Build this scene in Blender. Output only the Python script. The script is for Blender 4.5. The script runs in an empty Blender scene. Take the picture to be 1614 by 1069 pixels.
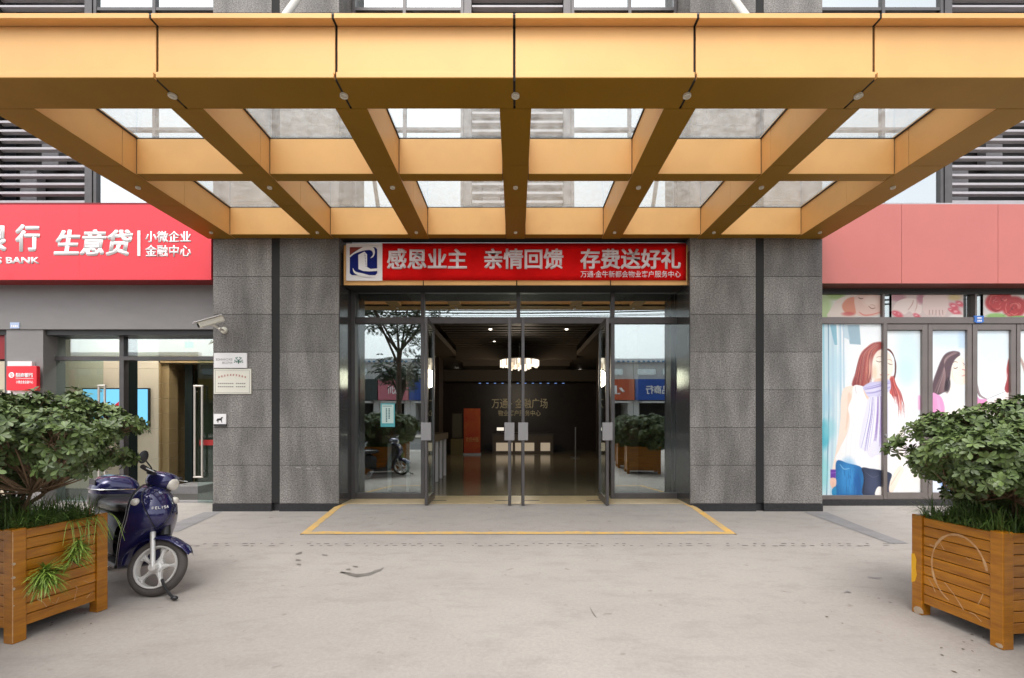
import bpy, bmesh, math, random
import numpy as np
from mathutils import Vector, Matrix, Euler
R = math.radians
PI = math.pi
scene = bpy.context.scene
COL = scene.collection

# ---------------------------------------------------------------- camera
EYE = 1.4
cam_data = bpy.data.cameras.new('camera')
cam_data.sensor_width = 36.0
cam_data.lens = 16.35
cam_data.shift_x = -5.5 / 1614
cam_data.shift_y = 127.5 / 1614
cam_data.clip_start = 0.05
cam_data.clip_end = 2000
cam = bpy.data.objects.new('camera', cam_data)
cam.location = (0, 0, EYE)
cam.rotation_euler = (R(90), 0, 0)
COL.objects.link(cam)
scene.camera = cam

# ---------------------------------------------------------------- sky, sun, exposure
SUN_EL, SUN_AZ = 62.0, 12.0           # overcast sky brighter behind the camera
world = bpy.data.worlds.new('World')
scene.world = world
world.use_nodes = True
wn, wl = world.node_tree.nodes, world.node_tree.links
wn.clear()
w_out = wn.new('ShaderNodeOutputWorld')
w_bg = wn.new('ShaderNodeBackground')
w_sky = wn.new('ShaderNodeTexSky')
w_sky.sky_type = 'NISHITA'
w_sky.sun_disc = False
w_sky.sun_elevation = R(SUN_EL)
w_sky.sun_rotation = R(180 + SUN_AZ)
w_sky.air_density = 1.0
w_sky.dust_density = 3.0
w_hs = wn.new('ShaderNodeHueSaturation')   # cloud cover takes the blue out of the sky
w_hs.inputs['Saturation'].default_value = 0.16
w_hs.inputs['Value'].default_value = 1.35
w_no = wn.new('ShaderNodeTexNoise')
w_no.inputs['Scale'].default_value = 2.2
w_no.inputs['Detail'].default_value = 5
w_mr = wn.new('ShaderNodeMapRange')
w_mr.inputs['To Min'].default_value = 0.8
w_mr.inputs['To Max'].default_value = 1.15
w_mx = wn.new('ShaderNodeVectorMath'); w_mx.operation = 'SCALE'
w_tc = wn.new('ShaderNodeTexCoord')
wl.new(w_tc.outputs['Generated'], w_no.inputs['Vector'])
wl.new(w_no.outputs['Fac'], w_mr.inputs['Value'])
wl.new(w_sky.outputs[0], w_hs.inputs['Color'])
wl.new(w_hs.outputs[0], w_mx.inputs[0])
wl.new(w_mr.outputs[0], w_mx.inputs['Scale'])
wl.new(w_mx.outputs[0], w_bg.inputs['Color'])
w_bg.inputs['Strength'].default_value = 0.15
wl.new(w_bg.outputs[0], w_out.inputs['Surface'])

sun_data = bpy.data.lights.new('sun', 'SUN')
sun_data.energy = 0.8
sun_data.angle = R(35)
sun_data.color = (1.0, 0.95, 0.88)
sun = bpy.data.objects.new('sun', sun_data)
sun.rotation_euler = (R(90 - SUN_EL), 0, R(-SUN_AZ))
sun.location = (0, -20, 30)
COL.objects.link(sun)

scene.view_settings.view_transform = 'Standard'
scene.view_settings.look = 'None'
scene.view_settings.exposure = 0.72
scene.view_settings.gamma = 1
scene.cycles.max_bounces = 8
scene.cycles.transparent_max_bounces = 16
scene.cycles.glossy_bounces = 4
scene.cycles.diffuse_bounces = 4
scene.cycles.caustics_reflective = False
scene.cycles.caustics_refractive = False
scene.cycles.sample_clamp_indirect = 4
scene.cycles.use_denoising = True

# ---------------------------------------------------------------- measuring
CX, HY, F = 812.5, 662.0, 733.0
def P(px, py, d):
    return Vector(((px - CX) * d / F, d, EYE - (py - HY) * d / F))
def PX(px, d): return (px - CX) * d / F
def PZ(py, d): return EYE - (py - HY) * d / F
D_PIL, D_SHOP, D_ENT, D_LEAF = 7.126, 7.6, 7.744, 7.06

# ---------------------------------------------------------------- objects, tags
def lin(c):
    return tuple(((v/255.0)/12.92 if v/255.0 <= 0.04045 else (((v/255.0)+0.055)/1.055)**2.4) for v in c)

def tag(o, label=None, cat=None, group=None, kind=None):
    if label: o['label'] = label
    if cat: o['category'] = cat
    if group: o['group'] = group
    if kind: o['kind'] = kind
    return o

def thing(name, label, cat, loc=(0, 0, 0), rz=0, group=None):
    o = bpy.data.objects.new(name, None)
    o.empty_display_size = 0.2
    COL.objects.link(o)
    o.location = loc
    o.rotation_euler = (0, 0, rz)
    return tag(o, label, cat, group)

def rootmat(o):
    while o.parent: o = o.parent
    return Matrix.Translation(o.location) @ o.rotation_euler.to_matrix().to_4x4()

def smooth(me, ang=35):
    for p in me.polygons: p.use_smooth = True
    try: me.set_sharp_from_angle(angle=R(ang))
    except Exception: pass

class MB:
    def __init__(self):
        self.v, self.f = [], []
    def quad(self, *pts):
        n = len(self.v); self.v += [tuple(p) for p in pts]; self.f.append(tuple(range(n, n + len(pts)))); return self
    def box(self, x0, x1, y0, y1, z0, z1):
        if x0 > x1: x0, x1 = x1, x0
        if y0 > y1: y0, y1 = y1, y0
        if z0 > z1: z0, z1 = z1, z0
        n = len(self.v)
        self.v += [(x0,y0,z0),(x1,y0,z0),(x1,y1,z0),(x0,y1,z0),(x0,y0,z1),(x1,y0,z1),(x1,y1,z1),(x0,y1,z1)]
        self.f += [tuple(n+i for i in q) for q in ((0,3,2,1),(4,5,6,7),(0,1,5,4),(1,2,6,5),(2,3,7,6),(3,0,4,7))]
        return self
    def rbox(self, c, size, rot):
        """box centred at c with Euler or Matrix rotation"""
        M = rot.to_matrix() if isinstance(rot, Euler) else rot
        n = len(self.v); sx, sy, sz = [s/2 for s in size]
        for p in ((-sx,-sy,-sz),(sx,-sy,-sz),(sx,sy,-sz),(-sx,sy,-sz),(-sx,-sy,sz),(sx,-sy,sz),(sx,sy,sz),(-sx,sy,sz)):
            q = M @ Vector(p) + Vector(c); self.v.append(tuple(q))
        self.f += [tuple(n+i for i in q) for q in ((0,3,2,1),(4,5,6,7),(0,1,5,4),(1,2,6,5),(2,3,7,6),(3,0,4,7))]
        return self
    def prism(self, pts, a, b, axis='y'):
        """polygon pts in the plane normal to axis, extruded from a to b"""
        n = len(self.v); k = len(pts)
        def mk(p, t):
            return {'y': (p[0], t, p[1]), 'z': (p[0], p[1], t), 'x': (t, p[0], p[1])}[axis]
        self.v += [mk(p, a) for p in pts] + [mk(p, b) for p in pts]
        self.f.append(tuple(n+i for i in range(k))); self.f.append(tuple(n+k+i for i in reversed(range(k))))
        for i in range(k):
            j = (i+1) % k
            self.f.append((n+i, n+k+i, n+k+j, n+j))
        return self
    def tube(self, pts, r, seg=8, cap=True, r2=None):
        pts = [Vector(p) for p in pts]; N = len(pts)
        n0 = len(self.v)
        up = Vector((0,0,1))
        prev = None
        for i, p in enumerate(pts):
            t = (pts[min(i+1,N-1)] - pts[max(i-1,0)])
            if t.length < 1e-9: t = Vector((0,0,1))
            t.normalize()
            if prev is None:
                a = t.cross(up)
                if a.length < 1e-3: a = t.cross(Vector((1,0,0)))
            else:
                a = prev - t * prev.dot(t)
                if a.length < 1e-4: a = t.cross(up)
            a.normalize(); prev = a; b = t.cross(a)
            rr = r[i] if isinstance(r, (list, tuple)) else (r if r2 is None else r + (r2 - r) * i / max(1, N-1))
            for k in range(seg):
                th = 2*PI*k/seg
                self.v.append(tuple(p + (a*math.cos(th) + b*math.sin(th)) * rr))
        for i in range(N-1):
            for k in range(seg):
                k2 = (k+1) % seg
                self.f.append((n0+i*seg+k, n0+i*seg+k2, n0+(i+1)*seg+k2, n0+(i+1)*seg+k))
        if cap:
            self.f.append(tuple(n0+k for k in reversed(range(seg))))
            self.f.append(tuple(n0+(N-1)*seg+k for k in range(seg)))
        return self
    def cyl(self, p0, p1, r, seg=16, r2=None):
        return self.tube([p0, p1], r, seg, True, r2)
    def lathe(self, prof, c=(0,0,0), axis='z', seg=24):
        """prof: list of (radius, height)"""
        n0 = len(self.v); c = Vector(c)
        for (r, h) in prof:
            for k in range(seg):
                th = 2*PI*k/seg; a, b = r*math.cos(th), r*math.sin(th)
                p = {'z': (a, b, h), 'y': (a, h, b), 'x': (h, a, b)}[axis]
                self.v.append(tuple(c + Vector(p)))
        for i in range(len(prof)-1):
            for k in range(seg):
                k2 = (k+1) % seg
                self.f.append((n0+i*seg+k, n0+i*seg+k2, n0+(i+1)*seg+k2, n0+(i+1)*seg+k))
        return self
    def torus(self, c, Rr, r, axis='y', seg=40, ms=12, sx=1.0):
        n0 = len(self.v); c = Vector(c)
        for i in range(seg):
            th = 2*PI*i/seg
            for j in range(ms):
                ph = 2*PI*j/ms
                rad = Rr + r*math.cos(ph); h = r*math.sin(ph)*sx
                a, b = rad*math.cos(th), rad*math.sin(th)
                p = {'z': (a, b, h), 'y': (a, h, b), 'x': (h, a, b)}[axis]
                self.v.append(tuple(c + Vector(p)))
        for i in range(seg):
            for j in range(ms):
                i2, j2 = (i+1) % seg, (j+1) % ms
                self.f.append((n0+i*ms+j, n0+i2*ms+j, n0+i2*ms+j2, n0+i*ms+j2))
        return self
    def ellipsoid(self, c, s, seg=20, rings=12, pw=1.0):
        n0 = len(self.v); c = Vector(c)
        def sp(v): return math.copysign(abs(v)**pw, v)
        for i in range(rings+1):
            ph = -PI/2 + PI*i/rings
            for k in range(seg):
                th = 2*PI*k/seg
                self.v.append((c.x+s[0]*sp(math.cos(ph))*sp(math.cos(th)), c.y+s[1]*sp(math.cos(ph))*sp(math.sin(th)), c.z+s[2]*sp(math.sin(ph))))
        for i in range(rings):
            for k in range(seg):
                k2 = (k+1) % seg
                self.f.append((n0+i*seg+k, n0+i*seg+k2, n0+(i+1)*seg+k2, n0+(i+1)*seg+k))
        return self
    def grid(self, rows):
        """rows of points, joined into a sheet"""
        n0 = len(self.v); w = len(rows[0])
        for r in rows: self.v += [tuple(p) for p in r]
        for i in range(len(rows)-1):
            for j in range(w-1):
                self.f.append((n0+i*w+j, n0+i*w+j+1, n0+(i+1)*w+j+1, n0+(i+1)*w+j))
        return self
    def move(self, M, start=0):
        self.v[start:] = [tuple(M @ Vector(p)) for p in self.v[start:]]
        return self
    def build(self, name, mat, parent=None, local=False, bevel=0, sm=False, solid=0, subsurf=0, clean=False):
        me = bpy.data.meshes.new(name)
        me.from_pydata(self.v, [], self.f)
        bm = bmesh.new(); bm.from_mesh(me)
        if clean: bmesh.ops.remove_doubles(bm, verts=bm.verts, dist=1e-5)
        bmesh.ops.recalc_face_normals(bm, faces=bm.faces)
        bm.to_mesh(me); bm.free()
        return link(name, me, mat, parent, local, bevel, sm, solid, subsurf)

def link(name, me, mat, parent=None, local=False, bevel=0, sm=False, solid=0, subsurf=0):
    me.materials.append(mat)
    o = bpy.data.objects.new(name, me)
    COL.objects.link(o)
    if parent is not None:
        if not local: me.transform(rootmat(parent).inverted())
        o.parent = parent
    if sm: smooth(me)
    if solid:
        m = o.modifiers.new('solid', 'SOLIDIFY'); m.thickness = solid; m.offset = -1
    if subsurf:
        m = o.modifiers.new('sub', 'SUBSURF'); m.levels = subsurf; m.render_levels = subsurf
    if bevel:
        m = o.modifiers.new('bevel', 'BEVEL'); m.width = bevel; m.segments = 2; m.limit_method = 'ANGLE'; m.angle_limit = R(40)
        try: m.harden_normals = False
        except Exception: pass
    return o

def copy_tree(o, parent=None):
    c = o.copy(); COL.objects.link(c); c.parent = parent
    for ch in list(o.children): copy_tree(ch, c)
    return c

def letters(name, s, x0, x1, z0, z1, y, mat, parent=None, depth=0.006, bold=0.0, shear=0.0, face=-1, mirror=False):
    """words as a thin raised mesh; faces -Y (towards the street) or +Y when face = 1"""
    cu = bpy.data.curves.new('t', 'FONT'); cu.body = s; cu.offset = .006 if bold else 0; cu.resolution_u = 3; cu.extrude = 0.0; cu.shear = shear
    t = bpy.data.objects.new('t', cu); COL.objects.link(t)
    bpy.context.view_layer.update()
    me = bpy.data.meshes.new_from_object(t.evaluated_get(bpy.context.evaluated_depsgraph_get()))
    bpy.data.objects.remove(t); bpy.data.curves.remove(cu)
    if bold > .012:      # heavier strokes: the glyph repeated at small shifts, each a hair deeper
        base = bmesh.new(); base.from_mesh(me); base2 = bmesh.new()
        for k, (dx, dz) in enumerate(((0,0),(1,1),(-1,1),(1,-1),(-1,-1),(1.3,0),(-1.3,0))):
            tmp = me.copy(); tmp.transform(Matrix.Translation((dx*bold, dz*bold, k*1e-3))); base2.from_mesh(tmp); bpy.data.meshes.remove(tmp)
        base2.to_mesh(me); base.free(); base2.free(); me.update()
    n = len(me.vertices); co = np.empty(n*3); me.vertices.foreach_get('co', co); co = co.reshape(-1, 3)
    mn, mx = co.min(0), co.max(0)
    u = (co[:,0]-mn[0])/(mx[0]-mn[0]); v = (co[:,1]-mn[1])/(mx[1]-mn[1])
    if mirror: u = 1-u
    if face > 0: u = 1-u
    nc = np.stack([x0+(x1-x0)*u, face*co[:,2]*.4, z0+(z1-z0)*v], 1)
    me.vertices.foreach_set('co', nc.ravel())
    bm = bmesh.new(); bm.from_mesh(me)
    r = bmesh.ops.extrude_face_region(bm, geom=bm.faces[:])
    for e in r['geom']:
        if isinstance(e, bmesh.types.BMVert): e.co.y += face*depth
    bmesh.ops.recalc_face_normals(bm, faces=bm.faces)
    for vv in bm.verts: vv.co.y += y
    bm.to_mesh(me); bm.free(); me.update()
    me.name = name
    me.materials.clear()
    return link(name, me, mat, parent)

# ---------------------------------------------------------------- materials
def newmat(name):
    m = bpy.data.materials.new(name); m.use_nodes = True
    nt = m.node_tree; nt.nodes.clear()
    out = nt.nodes.new('ShaderNodeOutputMaterial')
    return m, nt, out

def pm(name, col, rough=0.5, metal=0.0, var=0.0, vscale=3.0, bump=0.0, bscale=60.0, coat=0.0, spec=0.5,
       col2=None, stretch=None, rvar=0.0, emit=None, estr=0.0, detail=4, island=0.0):
    m, nt, out = newmat(name)
    N, L = nt.nodes, nt.links
    b = N.new('ShaderNodeBsdfPrincipled')
    b.inputs['Base Color'].default_value = (*col, 1)
    b.inputs['Roughness'].default_value = rough
    b.inputs['Metallic'].default_value = metal
    b.inputs['Specular IOR Level'].default_value = spec
    b.inputs['Coat Weight'].default_value = coat
    b.inputs['Coat Roughness'].default_value = 0.05
    if emit: b.inputs['Emission Color'].default_value = (*emit, 1); b.inputs['Emission Strength'].default_value = estr
    L.new(b.outputs[0], out.inputs[0])
    tc = N.new('ShaderNodeTexCoord'); vec = tc.outputs['Object']
    if stretch:
        mp = N.new('ShaderNodeMapping'); mp.inputs['Scale'].default_value = stretch
        L.new(vec, mp.inputs['Vector']); vec = mp.outputs[0]
    colout = None
    if var or col2:
        no = N.new('ShaderNodeTexNoise'); no.inputs['Scale'].default_value = vscale; no.inputs['Detail'].default_value = detail
        no.inputs['Roughness'].default_value = 0.6
        L.new(vec, no.inputs['Vector'])
        mr = N.new('ShaderNodeMapRange'); mr.inputs['From Min'].default_value = 0.3; mr.inputs['From Max'].default_value = 0.7
        L.new(no.outputs['Fac'], mr.inputs['Value'])
        mx = N.new('ShaderNodeMix'); mx.data_type = 'RGBA'
        c2 = col2 if col2 else tuple(min(1, c*(1+var)) for c in col)
        c1 = col if col2 else tuple(c*(1-var) for c in col)
        mx.inputs['A'].default_value = (*c1, 1); mx.inputs['B'].default_value = (*c2, 1)
        L.new(mr.outputs[0], mx.inputs['Factor'])
        colout = mx.outputs['Result']
        if rvar:
            r2 = N.new('ShaderNodeMapRange'); r2.inputs['To Min'].default_value = max(0.02, rough-rvar); r2.inputs['To Max'].default_value = rough+rvar
            L.new(no.outputs['Fac'], r2.inputs['Value']); L.new(r2.outputs[0], b.inputs['Roughness'])
    if island:
        g = N.new('ShaderNodeNewGeometry')
        mr = N.new('ShaderNodeMapRange'); mr.inputs['To Min'].default_value = 1-island; mr.inputs['To Max'].default_value = 1+island
        L.new(g.outputs['Random Per Island'], mr.inputs['Value'])
        vm = N.new('ShaderNodeVectorMath'); vm.operation = 'SCALE'
        if colout is None: vm.inputs[0].default_value = col
        else: L.new(colout, vm.inputs[0])
        L.new(mr.outputs[0], vm.inputs['Scale']); colout = vm.outputs[0]
    if colout is not None: L.new(colout, b.inputs['Base Color'])
    if bump:
        nb = N.new('ShaderNodeTexNoise'); nb.inputs['Scale'].default_value = bscale; nb.inputs['Detail'].default_value = 5
        L.new(vec, nb.inputs['Vector'])
        bu = N.new('ShaderNodeBump'); bu.inputs['Strength'].default_value = bump; bu.inputs['Distance'].default_value = 0.01
        L.new(nb.outputs['Fac'], bu.inputs['Height']); L.new(bu.outputs[0], b.inputs['Normal'])
    return m

def glass(name, tint=(0.8, 0.88, 0.85), refl=0.16, rough=0.0, milk=0.0, milkcol=(0.8,0.82,0.8), dirt=0.0, dscale=8, wav=0.0):
    """coated architectural glass: see-through plus mirror reflection"""
    m, nt, out = newmat(name); N, L = nt.nodes, nt.links
    tr = N.new('ShaderNodeBsdfTransparent'); tr.inputs[0].default_value = (*tint, 1)
    gl = N.new('ShaderNodeBsdfGlossy'); gl.inputs['Roughness'].default_value = rough
    gl.inputs['Color'].default_value = (0.92, 0.97, 0.98, 1)
    fw = N.new('ShaderNodeLayerWeight'); fw.inputs['Blend'].default_value = 0.5
    fr = N.new('ShaderNodeMath'); fr.operation = 'POWER'; fr.inputs[1].default_value = 4.0
    L.new(fw.outputs['Facing'], fr.inputs[0])
    mr = N.new('ShaderNodeMapRange'); mr.inputs['From Min'].default_value = 0.0; mr.inputs['From Max'].default_value = 1.0
    mr.inputs['To Min'].default_value = refl; mr.inputs['To Max'].default_value = 1.0
    L.new(fr.outputs[0], mr.inputs['Value'])
    base = tr.outputs[0]
    tc = N.new('ShaderNodeTexCoord')
    if milk or dirt:
        df = N.new('ShaderNodeBsdfDiffuse'); df.inputs[0].default_value = (*milkcol, 1)
        tl = N.new('ShaderNodeBsdfTranslucent'); tl.inputs[0].default_value = (*milkcol, 1)
        m0 = N.new('ShaderNodeMixShader'); m0.inputs[0].default_value = 0.8
        L.new(df.outputs[0], m0.inputs[1]); L.new(tl.outputs[0], m0.inputs[2])
        m1 = N.new('ShaderNodeMixShader'); m1.inputs[0].default_value = milk
        if dirt:
            no = N.new('ShaderNodeTexNoise'); no.inputs['Scale'].default_value = dscale; no.inputs['Detail'].default_value = 8
            no.inputs['Roughness'].default_value = 0.7
            L.new(tc.outputs['Object'], no.inputs['Vector'])
            mm = N.new('ShaderNodeMapRange'); mm.inputs['From Min'].default_value = 0.4; mm.inputs['From Max'].default_value = 0.75
            mm.inputs['To Min'].default_value = milk; mm.inputs['To Max'].default_value = min(1, milk+dirt)
            L.new(no.outputs['Fac'], mm.inputs['Value']); L.new(mm.outputs[0], m1.inputs[0])
        L.new(base, m1.inputs[1]); L.new(m0.outputs[0], m1.inputs[2]); base = m1.outputs[0]
    if wav:
        nb = N.new('ShaderNodeTexNoise'); nb.inputs['Scale'].default_value = 1.3; nb.inputs['Detail'].default_value = 1
        L.new(tc.outputs['Object'], nb.inputs['Vector'])
        bu = N.new('ShaderNodeBump'); bu.inputs['Strength'].default_value = wav; bu.inputs['Distance'].default_value = 0.05
        L.new(nb.outputs['Fac'], bu.inputs['Height']); L.new(bu.outputs[0], gl.inputs['Normal'])
    ms = N.new('ShaderNodeMixShader')
    L.new(mr.outputs[0], ms.inputs[0]); L.new(base, ms.inputs[1]); L.new(gl.outputs[0], ms.inputs[2])
    L.new(ms.outputs[0], out.inputs[0])
    return m

def emis(name, col, s):
    m, nt, out = newmat(name)
    e = nt.nodes.new('ShaderNodeEmission'); e.inputs[0].default_value = (*col, 1); e.inputs[1].default_value = s
    nt.links.new(e.outputs[0], out.inputs[0]); return m

def granite_mat(name, dark, light, speck=55, drip=0.38):
    m, nt, out = newmat(name); N, L = nt.nodes, nt.links
    b = N.new('ShaderNodeBsdfPrincipled'); b.inputs['Roughness'].default_value = 0.6
    tc = N.new('ShaderNodeTexCoord')
    n1 = N.new('ShaderNodeTexNoise'); n1.inputs['Scale'].default_value = speck; n1.inputs['Detail'].default_value = 6; n1.inputs['Roughness'].default_value = 0.75
    L.new(tc.outputs['Object'], n1.inputs['Vector'])
    cr = N.new('ShaderNodeMapRange'); cr.inputs['From Min'].default_value = 0.36; cr.inputs['From Max'].default_value = 0.64
    L.new(n1.outputs['Fac'], cr.inputs['Value'])
    mx = N.new('ShaderNodeMix'); mx.data_type = 'RGBA'; mx.inputs['A'].default_value = (*dark, 1); mx.inputs['B'].default_value = (*light, 1)
    L.new(cr.outputs[0], mx.inputs['Factor'])
    # mottling and vertical water marks
    n2 = N.new('ShaderNodeTexNoise'); n2.inputs['Scale'].default_value = 2.2; n2.inputs['Detail'].default_value = 6
    mp = N.new('ShaderNodeMapping'); mp.inputs['Scale'].default_value = (1.6, 1.6, 0.45)
    L.new(tc.outputs['Object'], mp.inputs['Vector']); L.new(mp.outputs[0], n2.inputs['Vector'])
    m2 = N.new('ShaderNodeMapRange'); m2.inputs['From Min'].default_value = 0.3; m2.inputs['From Max'].default_value = 0.62
    m2.inputs['To Min'].default_value = 1.12; m2.inputs['To Max'].default_value = 1.0-drip
    L.new(n2.outputs['Fac'], m2.inputs['Value'])
    g = N.new('ShaderNodeNewGeometry')
    m3 = N.new('ShaderNodeMapRange'); m3.inputs['To Min'].default_value = 0.84; m3.inputs['To Max'].default_value = 1.14
    L.new(g.outputs['Random Per Island'], m3.inputs['Value'])
    mu = N.new('ShaderNodeMath'); mu.operation = 'MULTIPLY'; L.new(m2.outputs[0], mu.inputs[0]); L.new(m3.outputs[0], mu.inputs[1])
    vs = N.new('ShaderNodeVectorMath'); vs.operation = 'SCALE'; L.new(mx.outputs['Result'], vs.inputs[0]); L.new(mu.outputs[0], vs.inputs['Scale'])
    L.new(vs.outputs[0], b.inputs['Base Color'])
    bu = N.new('ShaderNodeBump'); bu.inputs['Strength'].default_value = 0.25; bu.inputs['Distance'].default_value = 0.004
    L.new(n1.outputs['Fac'], bu.inputs['Height']); L.new(bu.outputs[0], b.inputs['Normal'])
    L.new(b.outputs[0], out.inputs[0]); return m

def concrete_mat(name, col, col2, stain=(0.2,0.17,0.14)):
    m, nt, out = newmat(name); N, L = nt.nodes, nt.links
    b = N.new('ShaderNodeBsdfPrincipled'); b.inputs['Roughness'].default_value = 0.75; b.inputs['Specular IOR Level'].default_value = 0.3
    tc = N.new('ShaderNodeTexCoord')
    def noise(s, d, r=0.6, sc=None, off=0):
        n = N.new('ShaderNodeTexNoise'); n.inputs['Scale'].default_value = s; n.inputs['Detail'].default_value = d; n.inputs['Roughness'].default_value = r
        mp = N.new('ShaderNodeMapping'); mp.inputs['Scale'].default_value = sc or (1,1,1); mp.inputs['Location'].default_value = (off, off*1.7, 0)
        L.new(tc.outputs['Object'], mp.inputs['Vector']); L.new(mp.outputs[0], n.inputs['Vector']); return n.outputs['Fac']
    def rng(s, a, bb, lo, hi):
        r = N.new('ShaderNodeMapRange'); r.inputs['From Min'].default_value = a; r.inputs['From Max'].default_value = bb
        r.inputs['To Min'].default_value = lo; r.inputs['To Max'].default_value = hi; L.new(s, r.inputs['Value']); return r.outputs[0]
    def mix(f, a, c):
        x = N.new('ShaderNodeMix'); x.data_type = 'RGBA'; L.new(f, x.inputs['Factor'])
        if isinstance(a, tuple): x.inputs['A'].default_value = (*a, 1)
        else: L.new(a, x.inputs['A'])
        if isinstance(c, tuple): x.inputs['B'].default_value = (*c, 1)
        else: L.new(c, x.inputs['B'])
        return x.outputs['Result']
    big = rng(noise(0.55, 5, 0.6), 0.32, 0.68, 0, 1)
    c = mix(big, col, col2)
    mid = noise(3.2, 9, 0.72, (0.7, 1.3, 1), 3)
    c = mix(rng(mid, 0.5, 0.72, 0, 0.55), c, tuple(v*0.72 for v in col))
    c = mix(rng(noise(1.4, 7, 0.75, (0.5, 1.4, 1), 11), 0.56, 0.74, 0, 0.5), c, tuple(min(1, v*1.15) for v in col))
    fine = noise(38, 5, 0.8, None, 5)
    c = mix(rng(fine, 0.35, 0.72, 0, 0.42), c, tuple(v*0.62 for v in col))
    spots = noise(7, 2, 0.5, None, 21)
    c = mix(rng(spots, 0.70, 0.77, 0, 0.6), c, stain)
    # hairline cracks
    vo = N.new('ShaderNodeTexVoronoi'); vo.feature = 'DISTANCE_TO_EDGE'; vo.inputs['Scale'].default_value = 0.42
    nn = N.new('ShaderNodeTexNoise'); nn.inputs['Scale'].default_value = 2.5; nn.inputs['Detail'].default_value = 6
    L.new(tc.outputs['Object'], nn.inputs['Vector'])
    ad = N.new('ShaderNodeMix'); ad.data_type = 'RGBA'; ad.inputs['Factor'].default_value = 0.25
    L.new(tc.outputs['Object'], ad.inputs['A']); L.new(nn.outputs['Color'], ad.inputs['B']); L.new(ad.outputs['Result'], vo.inputs['Vector'])
    c = mix(rng(vo.outputs['Distance'], 0.0, 0.002, 0.13, 0.0), c, tuple(v*0.5 for v in col))
    L.new(c, b.inputs['Base Color'])
    L.new(rng(mid, 0.3, 0.7, 0.6, 0.85), b.inputs['Roughness'])
    bu = N.new('ShaderNodeBump'); bu.inputs['Strength'].default_value = 0.25; bu.inputs['Distance'].default_value = 0.006
    L.new(fine, bu.inputs['Height']); L.new(bu.outputs[0], b.inputs['Normal'])
    L.new(b.outputs[0], out.inputs[0]); return m

M = {}
M['concrete'] = concrete_mat('concrete', (0.375,0.342,0.312), (0.44,0.405,0.37))
M['ramp'] = concrete_mat('ramp_concrete', (0.35,0.318,0.29), (0.40,0.365,0.335))
M['patch'] = concrete_mat('patch_concrete', (0.26,0.25,0.25), (0.31,0.30,0.30))
M['asphalt'] = pm('asphalt', (0.06,0.06,0.062), 0.85, var=0.25, vscale=2, bump=0.4, bscale=90)
M['yellow'] = pm('yellow_paint', (0.80,0.46,0.09), 0.6, col2=(0.50,0.38,0.22), vscale=7, bump=0.2, bscale=70, detail=8)
M['marble'] = pm('threshold_marble', (0.55,0.42,0.24), 0.3, var=0.12, vscale=6)
M['granite'] = granite_mat('grey_granite', (0.07,0.064,0.059), (0.37,0.345,0.32), 52)
M['granite_joint'] = pm('granite_joint', (0.02,0.02,0.02), 0.9)
M['plinth'] = pm('black_plinth', (0.028,0.028,0.03), 0.35, var=0.3, vscale=30)
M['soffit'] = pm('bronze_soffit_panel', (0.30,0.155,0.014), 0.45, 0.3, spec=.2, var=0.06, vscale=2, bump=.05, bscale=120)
M['gold'] = pm('gold_panel', (0.80,0.45,0.165), 0.48, 0.15, var=0.07, vscale=1.2, rvar=0.10, bump=0.06, bscale=1.6)
M['gold_dark'] = pm('panel_joint', (0.012,0.01,0.008), 0.8)
M['frame'] = pm('gunmetal_frame', (0.115,0.108,0.108), 0.4, 0.6, var=0.12, vscale=5)
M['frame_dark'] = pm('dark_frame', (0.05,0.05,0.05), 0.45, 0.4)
M['steel'] = pm('brushed_steel', (0.5,0.5,0.5), 0.3, 0.9)
M['handle'] = pm('handle_plate', (0.30,0.29,0.295), 0.4, 0.4)
M['glass'] = glass('clear_glass', (0.80,0.88,0.86), 0.34, wav=0.003)
M['glass_leaf'] = glass('door_glass', (0.82,0.9,0.88), 0.05)
M['glass_up'] = glass('window_glass', (0.25,0.28,0.32), 0.55, wav=0.012)
M['skylight'] = glass('skylight_glass', (0.91,0.935,0.94), 0.03, milk=0.09, dirt=0.20, dscale=11, milkcol=(.92,.93,.92))
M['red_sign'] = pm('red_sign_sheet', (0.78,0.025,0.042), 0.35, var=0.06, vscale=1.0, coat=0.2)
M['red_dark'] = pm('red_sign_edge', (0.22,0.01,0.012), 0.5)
M['pink'] = pm('pinkish_red_panel', (0.50,0.150,0.130), 0.5, var=0.05, vscale=0.9, rvar=0.05)  # duller, pinker red than the bank sign sheet
M['banner'] = pm('red_banner_cloth', (0.70,0.006,0.006), 0.85, spec=.12, var=0.12, vscale=2.5, bump=0.25, bscale=6)
M['white'] = pm('white_plastic', (0.82,0.80,0.80), 0.4)
M['lettering'] = pm('white_lettering', (0.88,0.86,0.86), 0.45)
M['pinkwhite'] = pm('banner_print_white', (0.86,0.76,0.78), 0.5)
M['grey_wall'] = pm('grey_panel', (0.215,0.205,0.20), 0.5, var=0.06, vscale=1.4, stretch=(1,1,3))
M['upper_wall'] = pm('upper_wall', (0.30,0.29,0.30), 0.6, var=0.1, vscale=4)
M['louvre'] = pm('louvre_blade', (0.42,0.40,0.42), 0.5, 0.1, var=0.08, vscale=3)
M['dark'] = pm('dark_interior', (0.02,0.018,0.017), 0.7)
M['rod'] = pm('rod_paint', (0.62,0.60,0.55), 0.4, 0.2)
M['sealant'] = pm('black_sealant', (0.015,0.013,0.012), 0.6)
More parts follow.
